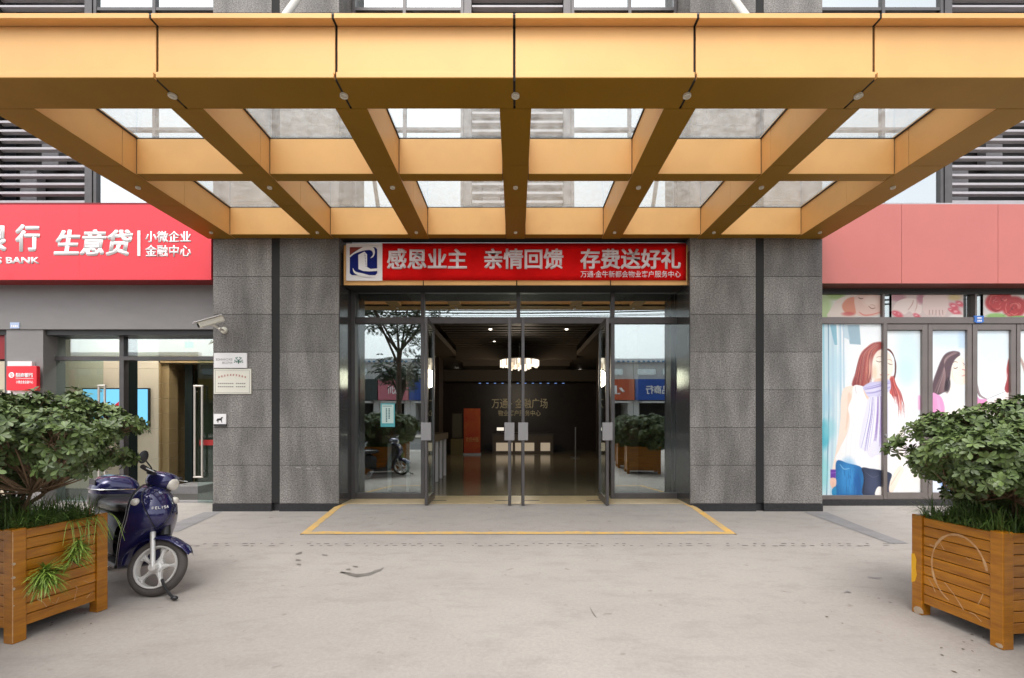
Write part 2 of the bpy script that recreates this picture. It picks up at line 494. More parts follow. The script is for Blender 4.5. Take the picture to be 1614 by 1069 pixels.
# ================================================================ ground
random.seed(3)
def sheet(name, pts, z, mat, kind='structure', thick=0.0):
    b = MB()
    if thick: b.prism([(p[0], p[1]) for p in pts], z - thick, z, 'z')
    else: b.quad(*[(p[0], p[1], z) for p in pts])
    o = b.build(name, M[mat]); tag(o, kind=kind); return o
sheet('ground', [(-600,-600),(600,-600),(600,600),(-600,600)], -0.16, 'asphalt')
pv = MB().box(-60, 60, -6.2, 40, -0.5, 0.0)
tag(pv.build('pavement', M['concrete']), kind='structure')
kb = MB().box(-60, 60, -6.36, -6.2, -0.5, 0.012)
tag(kb.build('kerb', M['patch']), kind='structure')
sheet('road', [(-300,-22),(300,-22),(300,-6.36),(-300,-6.36)], -0.15, 'asphalt')
m_ = MB()
for i in range(-12, 12):
    m_.box(i*6.0, i*6.0+3, -14.3, -14.15, -0.149, -0.146)
tag(m_.build('road_marking', M['lettering']), kind='structure')
pv = MB().box(-60, 60, -60, -22, -0.5, 0.0)
tag(pv.build('far_pavement', M['concrete']), kind='structure')

# darker repair strips in the paving
def gp(px, py):
    d = F*EYE/(py-HY); return (PX(px, d), d)
sheet('paving_patch', [gp(1266,807.5), gp(1303,807.5), gp(1366,833), gp(1432,857), gp(1404,857.5)], 0.004, 'patch')
sheet('paving_patch', [gp(352,806.5), gp(322,807.5), gp(262,830), gp(230,846), gp(282,838)], 0.004, 'patch')
# row of stamped dimples across the paving
m_ = MB(); dd = F*EYE/(859-HY)
rr = random.Random(5)
x = PX(300, dd)
while x < PX(1440, dd):
    for k in (0, 1):
        if rr.random() < 0.72:
            w = rr.uniform(0.015, 0.05); y = dd + (k-0.5)*0.085 + rr.uniform(-.01,.01); xx = x + k*0.05 + rr.uniform(-.02,.02)
            pts = [(xx + w*math.cos(t)*rr.uniform(.6,1), y + 0.018*math.sin(t)*rr.uniform(.6,1.1), 0.003) for t in [j*PI/4 for j in range(8)]]
            m_.quad(*pts)
    x += 0.105
M['dimple'] = pm('dimple', (0.17,0.15,0.14), 0.9)
tag(m_.build('paving_dimples', M['dimple']), kind='structure')
# water mark
M['wet'] = pm('wet_mark', (0.19,0.17,0.15), 0.3, var=0.25, vscale=9)
def blob(path, w, z=0.004):
    L_ = []; R_ = []
    for i, (px, py) in enumerate(path):
        ww = w * (0.35 + 0.65*math.sin(PI*(i+0.5)/len(path))) * rr.uniform(0.7, 1.3)
        L_.append(gp(px, py - ww)); R_.append(gp(px, py + ww))
    b = MB(); b.grid([[(*p, z) for p in L_], [(*p, z) for p in R_]]); return b
b = blob([(538,902),(546,905),(553,906),(562,908),(572,907),(584,905),(592,901),(600,899),(604,895)], 2.3)
for pth in ([(536,903),(545,903),(552,904)], [(546,898),(552,898)], [(556,893),(560,893.5),(564,894)], [(466,874),(472,872.5),(476,871.5)], [(466,883),(474,883.5)], [(467,890),(474,890.5)],
            [(508,875),(516,876)], [(1368,910),(1385,912),(1390,911)], [(1330,935),(1336,933),(1342,935)], [(930,958),(934,966),(940,974)]):
    q = blob(pth, 1.1); n = len(b.v); b.v += q.v; b.f += [tuple(i+n for i in f) for f in q.f]
tag(b.build('wet_stains', M['wet']), kind='structure')
# litter of brown leaf bits by the left planter and the right one
b = MB(); rr = random.Random(9)
for (px0, px1, py0, py1, n) in ((80,170,962,1010,14),(1480,1570,1000,1060,10),(1300,1420,930,985,6)):
    for i in range(n):
        g = gp(rr.uniform(px0,px1), rr.uniform(py0,py1)); s = rr.uniform(.005,.016); a = rr.uniform(0,PI)
        b.quad(*[(g[0]+s*math.cos(a+t)*(1 if k%2 else .5), g[1]+s*math.sin(a+t)*(1 if k%2 else .5), .004) for k, t in enumerate((0,1.5,3.1,4.7))])
M['litter'] = pm('leaf_litter', (0.12,0.085,0.05), 0.9, island=.5)
tag(b.build('leaf_litter', M['litter']), kind='stuff')

# entrance ramp: a low wedge of concrete with yellow painted edges
HR = 0.09
xl0, xr0 = PX(474, 5.66), PX(1160, 5.66); yf = F*EYE/(843.5-HY)
xlb, xrb = -2.72, 2.72; yb = D_ENT - 0.02
rm = MB()
def wedge(b, x0f, x1f, x0b, x1b, y0, y1, z0, z1, t):
    A=[(x0f,y0,z0+t),(x1f,y0,z0+t),(x1b,y1,z1+t),(x0b,y1,z1+t)]
    B=[(p[0],p[1],-0.02) for p in A]
    b.quad(*A); b.quad(*B[::-1])
    for i in range(4):
        j=(i+1)%4; b.quad(B[i],B[j],A[j],A[i])
yplat = 6.98
wedge(rm, xl0+.02, xr0-.02, xlb+.03, xrb-.03, yf, yplat, 0.012, HR, 0)
rm.box(xlb+.03, xrb-.03, yplat, yb+.3, -.02, HR)
tag(rm.build('entrance_ramp', M['ramp']), kind='structure')
def on_ramp(t, s, up=0.003):   # t 0 front to 1 platform, s -1..1 across
    x0 = (xl0 + (xlb-xl0)*t); x1 = (xr0 + (xrb-xr0)*t)
    return ((x0+x1)/2 + s*(x1-x0)/2, yf + (yplat-yf)*t, 0.012 + (HR-0.012)*t + up)
ym = MB(); rr = random.Random(2)
N_ = 60
for sd in (-1, 1):
    rows = []
    for i in range(N_+1):
        t = i/N_; a = on_ramp(t, sd); w = 0.095 + rr.uniform(-.008,.008)
        rows.append([(a[0], a[1], a[2]), (a[0]-sd*w, a[1], a[2])])
    rows.append([(sd*2.69, yplat+.3, HR+.003), (sd*2.61, yplat+.3, HR+.003)])
    ym.grid(rows)
    # painted low side face of the slab
    ym.grid([[(sd*(abs(on_ramp(t,sd)[0])+.004), on_ramp(t,sd)[1], 0.0) for t in (0,.5,1)],[(sd*(abs(on_ramp(t,sd)[0])+.003), on_ramp(t,sd)[1], on_ramp(t,sd,0)[2]+.002) for t in (0,.5,1)]])
rows = []
for i in range(121):
    s = -1 + 2*i/120
    if abs(s) > 0.95 and False: continue
    a = on_ramp(0, s*0.975, 0.004); w = 0.095 + rr.uniform(-.012,.010) + 0.012*math.sin(i*.35)
    rows.append([(a[0], a[1]-.006, a[2]), (a[0], a[1]+w, a[2]+.003)])
ym.grid(rows)
tag(ym.build('yellow_edge_line', M['yellow']), kind='structure')

# ================================================================ main building
bld = thing('commercial_building', 'grey granite and glass building front with open lobby doors and shops either side', 'building', (0, D_PIL, 0))
TOPZ = 11.5
def pillar(x0, x1, gx0, gx1):
    g = MB()
    xs = [(x0, gx0), (gx1, x1)]
    # course joints every 0.577 m, measured down from the canopy
    zs = [PZ(y, D_PIL) for y in (794, 733.5, 674, 614.5, 555, 495.5, 436, 377)]
    while zs[-1] < TOPZ: zs.append(zs[-1] + 0.578)
    gap = 0.0035
    yb_ = D_PIL + 1.0
    for (a, b_) in xs:
        for i in range(len(zs)-1):
            g.box(a, b_, D_PIL, yb_, zs[i]+gap, zs[i+1]-gap)
    p = g.build('pillar', M['granite'], bld)
    MB().box(x0+.006, x1-.006, D_PIL+.006, yb_-.01, .13, TOPZ-.02).build('pillar_core', M['granite_joint'], p)
    pl = MB()
    for (a, b_) in xs: pl.box(a-.004, b_+.004, D_PIL-.012, yb_-.02, 0, zs[0]-.002)
    pl.box(gx0+.004, gx1-.004, D_PIL+.045, D_PIL+.3, 0, zs[0]-.002)
    pl.build('plinth', M['plinth'], p)
    # recessed groove
    MB().box(gx0, gx1, D_PIL+.06, D_PIL+.4, zs[0], TOPZ-.03).build('groove', M['plinth'], p)
    return p
pil_l = pillar(PX(336,D_PIL), PX(534,D_PIL), PX(428,D_PIL), PX(441,D_PIL))
pil_r = pillar(PX(1088,D_PIL), PX(1296,D_PIL), PX(1191,D_PIL), PX(1204,D_PIL))
XL0, XL1 = PX(336,D_PIL), PX(534,D_PIL)
XR0, XR1 = PX(1088,D_PIL), PX(1296,D_PIL)

# pale lime marks on the cladding, each a small flat patch of its own
M['efflor'] = pm('lime_mark', (0.42,0.40,0.38), 0.8, col2=(.22,.21,.20), vscale=30)
rr = random.Random(6)
for (px, py, s_, pp) in ((470,737,.05,pil_l),(486,739,.04,pil_l),(502,738,.05,pil_l),(452,735,.03,pil_l),(1151,428,.03,pil_r),(1157,437,.025,pil_r)):
    x = PX(px, D_PIL); z = PZ(py, D_PIL)
    MB().prism([(x+s_*rr.uniform(.4,1.3)*math.cos(t), z+s_*.22*rr.uniform(.3,1.2)*math.sin(t)) for t in [j*PI/7 for j in range(14)]], D_PIL-.0015, D_PIL+.001, 'y').build('lime_mark', M['efflor'], pp)
# ---- upper storeys: windows, louvres
D_UP = 7.72
def window(x0, x1, z0, z1, muls, trans, y=D_UP, name='window', fr=0.05, mat='frame', gm='glass_up', broad=0):
    b = MB()
    b.box(x0, x1, y-.04, y+.06, z0, z0+fr); b.box(x0, x1, y-.04, y+.06, z1-fr, z1)
    vs = [x0+fr/2] + list(muls) + [x1-fr/2]
    for v in vs: b.box(v-fr/2, v+fr/2, y-.037, y+.057, z0+fr, z1-fr)
    for t in trans:
        for i in range(len(vs)-1): b.box(vs[i]+fr/2, vs[i+1]-fr/2, y-.03, y+.05, t-fr/2, t+fr/2)
    w = b.build(name, M[mat], bld)
    g = MB(); g.box(x0+.02, x1-.02, y+.005, y+.015, z0+.02, z1-.02)
    g.build('pane', M[gm], w)
    return w
ZS, ZT = 4.62, 6.27
zt = [PZ(205, D_UP), 8.2, 9.9]
def louvre(x0, x1, z0, z1):
    y = D_UP
    b = MB()
    b.box(x0, x0+.12, y-.05, y+.08, z0, z1); b.box(x1-.12, x1, y-.05, y+.08, z0, z1)
    b.box(x0+.12, x1-.12, y-.05, y+.08, z0, z0+.05)
    f = b.build('louvre_panel', M['frame'], bld)
    s = MB(); z = z0+.09
    while z < z1:
        n = len(s.v)
        s.rbox(((x0+x1)/2, y+.01, z), (x1-x0-.26, .085, .014), Euler((R(-28),0,0)))
        s.box(x0+.13, x1-.13, y-.04, y-.030, z-.020, z+.012)
        z += .147
    s.build('blade', M['louvre'], f)
    MB().box(x0+.02, x1-.02, y+.35, y+.4, z0, z1).build('backing', M['dark'], f)
    q = MB()
    for k in range(3):
        xx = x0+.3+(x1-x0-.7)*((k*.37)%1)
        q.box(xx, xx+.28, y+.15, y+.3, z0+.2+k*.9, z0+1.0+k*.9)
    q.build('vent_duct', M['upper_wall'], f)
    return f
u = lambda px: PX(px, D_UP)
window(u(150), XL0-.01, ZS, TOPZ, [u(245)], zt)
window(XL1+.01, u(731), ZS, TOPZ, [u(638)], zt)
window(u(900), XR0-.01, ZS, TOPZ, [u(992)], zt)
window(XR1+.01, u(1484), ZS, TOPZ, [u(1390)], zt)
louvre(u(-12), u(149), ZS, TOPZ)
louvre(u(732), u(899), ZS, TOPZ)
louvre(u(1485), u(1700), ZS, TOPZ)
window(-16, u(-13), ZS, TOPZ, [-14, -12, -10.3], zt)
window(u(1701), 16, ZS, TOPZ, [11.5, 13.5], zt)
w = MB(); w.box(-16, 16, D_UP+1.6, D_UP+1.8, 4.4, TOPZ)
w.build('inner_wall', M['upper_wall'], bld)
w = MB()
w.box(XL1+.01, XR0-.01, D_UP-.06, D_UP+1.5, 3.75, 4.61)
w.box(-16, XL0-.01, D_UP+.02, D_UP+1.5, 3.66, 4.61); w.box(XR1+.01, 16, D_UP+.02, D_UP+1.5, 3.66, 4.61)
w.box(-16, 16, D_UP-.1, D_UP+12, TOPZ, TOPZ+.4)
w.build('floor_slab', M['upper_wall'], bld)
w = MB(); w.box(-16.2, -16, D_SHOP, D_UP+12, 0, TOPZ); w.box(16, 16.2, D_SHOP, D_UP+12, 0, TOPZ); w.box(-16.2, 16.2, D_UP+14.3, D_UP+14.5, 0, TOPZ)
w.build('outer_wall', M['upper_wall'], bld)

# ---- entrance glazing
ye = D_ENT
ez0, ez1 = HR, PZ(457, ye)
xo0, xo1 = PX(554, ye), PX(1080, ye)
tz0, tz1 = PZ(511, ye), PZ(501, ye)
e = MB()
e.box(xo0-.03, xo0+.09, ye-.09, ye+.06, ez0, ez1); e.box(xo1-.09, xo1+.03, ye-.09, ye+.06, ez0, ez1)
e.box(xo0+.09, xo1-.09, ye-.06, ye+.06, ez1-.06, ez1)
e.box(xo0+.09, xo1-.09, ye-.05, ye+.05, tz0, tz1)
xm = [PX(667, ye), PX(817, ye), PX(965, ye)]
for i, x in enumerate(xm):
    e.box(x-.03, x+.03, ye-.055, ye+.055, tz1, ez1-.06)
for x in (xm[0], xm[2]): e.box(x-.03, x+.03, ye-.055, ye+.055, ez0, tz0)
e.box(xo0+.09, xm[0]-.03, ye-.05, ye+.05, ez0, ez0+.10); e.box(xm[2]+.03, xo1-.09, ye-.05, ye+.05, ez0, ez0+.10)
ent = e.build('entrance_frame', M['frame'], bld, bevel=.004)
g = MB()
g.box(xo0+.08, xm[0]-.02, ye-.005, ye+.005, ez0+.09, tz0+.01)
g.build('pane', M['glass'], ent)
g = MB(); g.box(xm[2]+.02, xo1-.08, ye-.005, ye+.005, ez0+.09, tz0+.01); g.build('pane', M['glass'], ent)
xs_ = [xo0+.08, xm[0], xm[1], xm[2], xo1-.08]
for i in range(4):
    MB().box(xs_[i]+.02, xs_[i+1]-.02, ye-.005, ye+.005, tz1-.01, ez1-.05).build('pane', M['glass'], ent)
# reveal cladding between the pillar face and the glazing: dark polished stone
rv = MB()
rv.box(XL1-.02, XL1+.006, D_PIL+.02, ye+.05, ez0, 4.0)
M['polished'] = pm('polished_stone', (0.06,0.058,0.058), 0.12, var=0.3, vscale=40)
rv.build('reveal', M['polished'], bld)
MB().box(XR0-.006, XR0+.02, D_PIL+.02, ye+.05, ez0, 4.0).build('reveal', M['polished'], bld)
MB().box(XL1+.01, XR0-.01, ye-.09, ye+.2, ez1, 3.74).build('lintel', M['frame_dark'], bld)
# threshold
MB().box(xo0+.02, xo1-.02, PX(0,1)*0+7.24, ye+.25, HR-.05, HR+.006).build('threshold', M['marble'], bld)

# door leaves standing open at right angles to the glazing
def leaf(px_end, side, yrot=0):
    x = PX(px_end, D_LEAF); y0, y1 = D_LEAF, ye-.03
    z0, z1 = HR+.012, PZ(500.5, D_LEAF)
    t = .022
    b = MB()
    b.box(x-t, x+t, y0, y0+.075, z0, z1); b.box(x-t, x+t, y1-.06, y1, z0, z1)
    b.box(x-t, x+t, y0+.075, y1-.06, z0, z0+.11); b.box(x-t, x+t, y0+.075, y1-.06, z1-.08, z1)
    d = b.build('door', M['frame'], bld, bevel=.004)
    MB().box(x-.005, x+.005, y0+.07, y1-.05, z0+.1, z1-.07).build('glass', M['glass_leaf'], d)
    h = MB()
    for s in (-1, 1):
        h.box(x+s*.045, x+s*.075, y0+.015, y0+.05, 1.09, 1.36)
        h.box(x+s*.022, x+s*.045, y0+.02, y0+.045, 1.12, 1.14); h.box(x+s*.022, x+s*.045, y0+.02, y0+.045, 1.31, 1.33)
    h.box(x-.075, x+.075, y0-.012, y0-.002, 1.09, 1.36)
    h.build('handle', M['handle'], d, bevel=.003)
    return d
leaf(671.5, 1); leaf(803, -1); leaf(824.5, 1); leaf(957.5, -1)
# floor springs in the threshold
fs = MB()
for px in (693, 792, 838, 935): fs.box(PX(px-12,7.6), PX(px+12,7.6), 7.50, 7.53, HR+.002, HR+.010)
fs.build('floor_spring', M['frame_dark'], bld)

# ---- lobby
M['lobby_floor'] = pm('lobby_floor', (0.22,0.18,0.11), 0.14, var=0.2, vscale=1.5)
M['lobby_wall'] = pm('lobby_wall', (0.05,0.036,0.028), 0.35, var=0.15, vscale=2)
M['lobby_ceiling'] = pm('lobby_ceiling', (0.09,0.07,0.05), 0.6)
LB, LH = 20.2, 3.62
lf = MB().box(-4.6, 4.6, ye+.25, LB+.2, -.05, HR).build('lobby_floor', M['lobby_floor'], bld)
w = MB()
w.box(-4.6, -3.3, ye+.1, LB, HR, 4.4); w.box(3.5, 4.6, ye+.1, LB, HR, 4.4); w.box(-3.3, 3.5, LB, LB+.2, HR, 4.4)
w.box(-3.3, -2.62, ye+.1, ye+.35, ez0, 4.4) ; w.box(2.62, 3.5, ye+.1, ye+.35, ez0, 4.4)
w.box(-3.3, -2.5, 10.6, 11.5, HR, 3.6); w.box(2.8, 3.5, 10.6, 11.5, HR, 3.6)
w.box(-3.3, -2.6, 15.8, 16.7, HR, 3.6); w.box(2.9, 3.5, 15.8, 16.7, HR, 3.6)
lw = w.build('lobby_wall', M['lobby_wall'], bld)
w = MB()
w.box(-4.6, 4.6, ye+.1, LB, 4.4, 4.6)
# slatted ceiling in front, dropped bulkhead behind
z = 0
yy = 8.3
w.box(-3.3, -2.0, 8.0, LB-.1, 3.55, 3.7); w.box(2.05, 3.5, 8.0, LB-.1, 3.55, 3.7)
w.box(-2.0, 2.05, 15.6, 16.0, 3.45, 3.9); w.box(-2.0, 2.05, 17.6, LB-.1, 3.45, 3.7)
w.box(-3.3, 3.5, 19.0, LB-.05, 2.98, 3.45)
lc = w.build('lobby_ceiling', M['lobby_ceiling'], bld)
w = MB()
while yy < 15.5:
    w.box(-2.0, 2.05, yy, yy+.16, 3.86, 3.95); yy += .34
w.build('ceiling_slat', M['lobby_ceiling'], lc)
M['spot'] = emis('spot_lamp', (1.0,0.93,0.8), 4)
M['cove'] = emis('cove_lamp', (0.25,0.42,0.9), 0.6)
sp = [(773,520),(779,538.5),(914,585),(910,601),(719.5,585),(893,520)]
for k, (px, py) in enumerate(sp):
    zc = 3.855 if py < 545 else (3.54 if px > 800 and py < 590 else 3.44)
    d = (zc-EYE)*F/(HY-py)
    d = min(d, LB-.3)
    x = PX(px, d); z = PZ(py, d)
    MB().lathe([(0.001,z),(.035,z),(.04,z+.012),(.04,z+.03)], (x,d,0)).build('ceiling_spot', M['spot'], lc)
c = MB()
for k in range(12):
    x = PX(757+k*11.8, LB); c.box(x-.045, x+.045, 19.9, 20.0, 2.965, 2.978)
c.build('cove_light', M['cove'], lc)
cl = MB()
for k in range(12):
    x = PX(757+k*11.8, LB)
# wall lettering
M['goldlet'] = pm('wall_letters', (0.75,0.62,0.36), 0.3, 0.3, emit=(0.8,0.66,0.4), estr=0.05)
t = thing('lobby_wall_sign', 'pale metal wall letters above the dark lobby reception desk', 'sign', (0, LB-.02, 1.5))
letters('lettering', '万通 · 金融广场', PX(775,LB), PX(863,LB), PZ(644,LB), PZ(628,LB), LB-.02, M['goldlet'], t, .02, .012)
letters('lettering', '物业客户服务中心', PX(785,LB), PX(852,LB), PZ(656,LB), PZ(646.5,LB), LB-.02, M['goldlet'], t, .02, .012)
# chandelier
cd = 15.0
t = thing('chandelier', 'glowing oval crystal chandelier hanging in the dark lobby', 'chandelier', (PX(819,cd), cd, PZ(575,cd)))
M['crystal'] = emis('crystal_glow', (1.0,0.86,0.68), 1.15)
M['crystal_dim'] = pm('crystal', (0.7,0.62,0.5), 0.1, emit=(1.0,0.8,0.6), estr=0.35)
cc = Vector((PX(819,cd), cd, PZ(571,cd))); b1 = MB(); b2 = MB(); rr = random.Random(4)
for i in range(54):
    a = 2*PI*i/54; x = cc.x + .60*math.cos(a); y = cc.y + .6*math.sin(a)
    h = rr.uniform(.08, .17)
    MB().box(x-.028, x+.028, y-.028, y+.028, cc.z-h, cc.z+.05).build('crystal_drop', M['crystal' if rr.random() < .6 else 'crystal_dim'], t)
for i in range(34):
    a = 2*PI*i/34; x = cc.x + .3*math.cos(a); y = cc.y + .3*math.sin(a); h = rr.uniform(.18, .26)
    MB().box(x-.024, x+.024, y-.024, y+.024, cc.z-h, cc.z+.02).build('crystal_drop', M['crystal' if rr.random() < .6 else 'crystal_dim'], t)
MB().lathe([(.0,cc.z+.05),(.62,cc.z+.05),(.62,cc.z+.09),(.0,cc.z+.09)], (cc.x,cc.y,0)).cyl((cc.x,cc.y,cc.z+.09),(cc.x,cc.y,4.4),.02).build('canopy_ring', M['steel'], t)
lt = bpy.data.lights.new('chandelier_lamp', 'POINT'); lt.energy = 45; lt.color = (1,.85,.65); lt.shadow_soft_size = .3
lo = bpy.data.objects.new('chandelier_lamp', lt); lo.parent = t; lo.location = (0, 0, -.45); COL.objects.link(lo)
# reception desk
M['desk'] = pm('desk_panel', (0.10,0.075,0.05), 0.3)
M['desk_glow'] = pm('desk_lit_panel', (0.5,0.4,0.28), 0.4, emit=(0.8,0.66,0.48), estr=0.22)
dk = 18.2
t = thing('reception_desk', 'long low reception desk with a pale lit front band in the lobby', 'desk', (0.3, dk, HR))
MB().box(PX(776,dk), PX(872,dk), dk, dk+.7, HR, PZ(684,dk)).build('counter', M['desk'], t)
b = MB(); b.box(PX(782,dk), PX(808,dk), dk-.03, dk-.001, PZ(711,dk), PZ(698,dk)); b.box(PX(812,dk), PX(842,dk), dk-.03, dk-.001, PZ(711,dk), PZ(698,dk)); b.box(PX(852,dk), PX(867,dk), dk-.03, dk-.001, PZ(711,dk), PZ(698,dk))
b.build('front_band', M['desk_glow'], t)
MB().box(PX(774,dk), PX(874,dk), dk-.05, dk+.75, PZ(684,dk), PZ(682,dk)).build('desk_top', M['lobby_wall'], t)
t = thing('desk_monitor', 'small bright screen on the left end of the reception desk', 'screen', (PX(787,dk), dk, PZ(684,dk)))
MB().box(PX(783,dk), PX(794,dk), dk+.1, dk+.13, PZ(679,dk), PZ(674,dk)).build('screen', emis('monitor_glow',(1,.9,.75),.6), t)
MB().box(PX(787,dk), PX(790,dk), dk+.12, dk+.14, PZ(683,dk), PZ(678,dk)).build('stand', M['dark'], t)
# red roll-up banner, cabinet, counter, stanchion, chair
d = 17.5
t = thing('rollup_banner', 'red roll-up banner standing left of the lobby desk', 'banner', (PX(744,d), d, HR))
M['rollup'] = pm('rollup_red', (0.42,0.03,0.015), 0.5, col2=(0.50,0.12,0.02), vscale=2.0)
rb = MB().box(PX(731,d), PX(757,d), d, d+.012, HR+.06, PZ(644,d)).build('banner_sheet', M['rollup'], t)
letters('print', '欢迎光临', PX(734,d), PX(754,d), PZ(697,d), PZ(689,d), d, pm('rollup_print',(0.6,.35,.12),.5), rb, .003, .01)
MB().box(PX(730,d), PX(758,d), d-.06, d+.08, HR, HR+.06).build('base', M['steel'], t)
t = thing('lobby_cabinet', 'dull yellow cabinet by the lobby wall beside the red banner', 'cabinet', (PX(719,d), d, HR))
cbm = pm('cabinet_yellow', (0.16,0.13,0.05), 0.5)
MB().box(PX(710,d), PX(729.5,d), d+.05, d+.5, HR, PZ(692,d)).build('cabinet_body', cbm, t)
MB().box(PX(712,d), PX(728,d), d+.1, d+.12, PZ(690,d), PZ(652,d)).build('notice_board', pm('board', (0.10,0.09,0.06), 0.4), t)
t = thing('lobby_counter', 'low beige counter with white uprights just inside the left door', 'counter', (-2.0, 9.2, HR))
b = MB(); b.box(-2.5, -1.62, 8.7, 11.2, .96, 1.10); b.build('counter_top', pm('counter_top', (0.25,0.19,0.11), 0.4), t)
for k in range(5): MB().box(-1.70, -1.64, 8.75+k*.55, 8.81+k*.55, HR, .96).build('upright', M['white'], t)
for k in range(2): MB().box(-2.4+k*.35, -2.34+k*.35, 8.72, 8.78, HR, .96).build('upright', M['white'], t)
MB().box(-2.45, -1.75, 8.85, 11.1, HR, .94).build('panel', M['desk'], t)
t = thing('barrier_post', 'slim chrome barrier post at the right of the lobby', 'post', (PX(907,16), 16, HR))
MB().cyl((PX(907,16),16,HR+.02),(PX(907,16),16,1.15),.02).build('pole', M['steel'], t)
MB().cyl((PX(907,16),16,HR),(PX(907,16),16,HR+.02),.16).build('base', M['steel'], t)

# ================================================================ banner over the doors
D_BD = 7.24
bo = MB()
xb0, xb1 = PX(541,D_BD), PX(1088,D_BD)
jb = [PX(667,D_BD), PX(814.5,D_BD), PX(962.5,D_BD)]
xs_ = [xb0]+jb+[xb1]
zb0, zb1 = PZ(449.5, D_BD), 4.12
for i in range(4): bo.box(xs_[i]+.008, xs_[i+1]-.008, D_BD, D_BD+.02, zb0, zb1)
bb = bo.build('sign_board', M['gold'], bld)
MB().box(xb0+.004, xb1-.004, D_BD+.02, D_BD+.44, zb0+.002, zb1).build('board_box', M['gold_dark'], bb)
t = thing('cloth_banner', 'red cloth banner with white Chinese lettering hung over the entrance doors', 'banner', (0, D_BD-.01, 3.8))
zt0, zt1 = PZ(442.5,D_BD), PZ(384,D_BD)
rows = []
xa, xc = PX(602,D_BD), PX(1081,D_BD)
for j in range(7):
    z = zt0+(zt1-zt0)*j/6
    rows.append([(xa+(xc-xa)*i/60, D_BD-.012-.005*math.sin(i*.9+j*.6)*math.sin(PI*j/6), z) for i in range(61)])
MB().grid(rows).build('cloth', M['banner'], t, sm=True, solid=.003)
yT = D_BD-.022
for s_, a, c_ in (('感恩业主',610,736),('亲情回馈',763,888),('存费送好礼',914.5,1073)):
    letters('lettering', s_, PX(a,yT), PX(c_,yT), PZ(424.5,yT), PZ(392,yT), yT, M['pinkwhite'], t, .002, .017)
letters('lettering', '万通·金牛新都会物业客户服务中心', PX(915,yT), PX(1073,yT), PZ(437.5,yT), PZ(427,yT), yT, M['pinkwhite'], t, .002, .008)
# emblem panel at the left end
lgx0, lgx1, lgz0, lgz1 = PX(545.5,yT), PX(602.5,yT), PZ(442.5,yT), PZ(384,yT)
em = MB().box(lgx0, lgx1, D_BD-.02, D_BD-.008, lgz0, lgz1).build('emblem_panel', M['white'], t)
def lg(u_, v_):   # zoomed picture coordinates of the emblem
    return (PX(540+u_/5.764, D_BD), PZ(370+v_/5.764, D_BD))
def spl(pts, n=6):
    out = []; k = len(pts)
    for i in range(k):
        p0, p1, p2, p3 = [np.array(pts[(i+j-1) % k], float) for j in range(4)]
        for s in range(n):
            t_ = s/n
            out.append(tuple(0.5*((2*p1)+(-p0+p2)*t_+(2*p0-5*p1+4*p2-p3)*t_**2+(-p0+3*p1-3*p2+p3)*t_**3)))
    return out
def flat(name, pts, y, mat, parent):
    pp = [lg(*p) for p in pts]
    return MB().prism(pp, y, y+.0015, 'y').build(name, mat, parent)
blue = pm('emblem_blue', (0.010,0.018,0.15), 0.8, spec=.1); brown = pm('emblem_red', (0.22,0.02,0.01), 0.5)
flat('emblem_square', [(70,120),(300,120),(318,138),(318,355),(300,372),(88,372),(70,355)], D_BD-.024, blue, em)
flat('emblem_corner', [(70,120),(190,120),(110,160),(70,196)], D_BD-.0262, brown, em)
flat('emblem_swoosh', spl([(72,196),(120,160),(190,120),(240,108),(285,125),(298,165),(285,205),(258,218),(280,190),(276,160),(250,145),(200,150),(150,165),(110,182),(75,210)],4), D_BD-.0284, M['white'], em)
flat('emblem_tower', [(148,190),(205,160),(228,185),(228,300),(260,318),(320,312),(320,335),(250,340),(190,335),(150,318)], D_BD-.0306, M['white'], em)
flat('emblem_wave', spl([(100,310),(125,342),(190,358),(260,378),(300,385),(230,388),(160,378),(110,352)],4), D_BD-.0328, M['white'], em)
tw = MB()
for k in range(9):
    p = lg(205+k*1.5, 180+k*14); tw.box(p[0], p[0]+.012, D_BD-.0322, D_BD-.031, p[1]-.008, p[1])
tw.build('emblem_windows', blue, em)
flat('emblem_step', [(228,185),(234,190),(234,300),(228,300)], D_BD-.031, blue, em)
# spot lamp heads above the board
# ================================================================ entrance canopy
ZC = 4.17                     # underside
HC = ZC - EYE
def dc(py): return HC*F/(HY-py)     # depth of a point on the underside seen at row py
Y0, Y1 = dc(127), dc(172)           # front beam
YB0, YB1 = dc(276), dc(287)         # cross beam
YE = 6.98                           # wall beam face
ZG = 4.59
cp = thing('entrance_canopy', 'gold panelled canopy of deep beams and glass panels projecting over the entrance', 'canopy', (0, 5.4, ZC))
jx = [-4.32, -2.925, -1.463, 0.0, 1.463, 2.925, 4.32]
XO = 4.70
edges = [-XO] + jx + [XO]
edges = [-XO, -2.925, -1.463, -0.01, 1.463, 2.925, XO]
g_ = 0.010
def joints(b, y0, y1, z0, z1, ed=edges):
    for i in range(len(ed)-1):
        b.box(ed[i]+(g_ if i else 0), ed[i+1]-(g_ if i < len(ed)-2 else 0), y0, y1, z0, z1)
fb = MB()
joints(fb, Y0, Y0+.02, ZC+.052, ZG+.02)                    # fascia sheet
f = fb.build('front_fascia', M['gold'], cp, bevel=.003)
b = MB(); joints(b, Y0-.028, Y0+.01, ZC+.004, ZC+.05); b.build('front_lip', M['gold'], cp, bevel=.003)
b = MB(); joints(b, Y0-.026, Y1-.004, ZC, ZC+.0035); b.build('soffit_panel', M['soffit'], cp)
b = MB(); joints(b, Y0-.075, Y0+.30, ZG+.024, ZG+.065); b.build('top_cap', M['gold'], cp, bevel=.003)
b = MB(); joints(b, Y1-.022, Y1-.003, ZC+.052, ZG+.02); b.build('inner_fascia', M['gold'], cp)
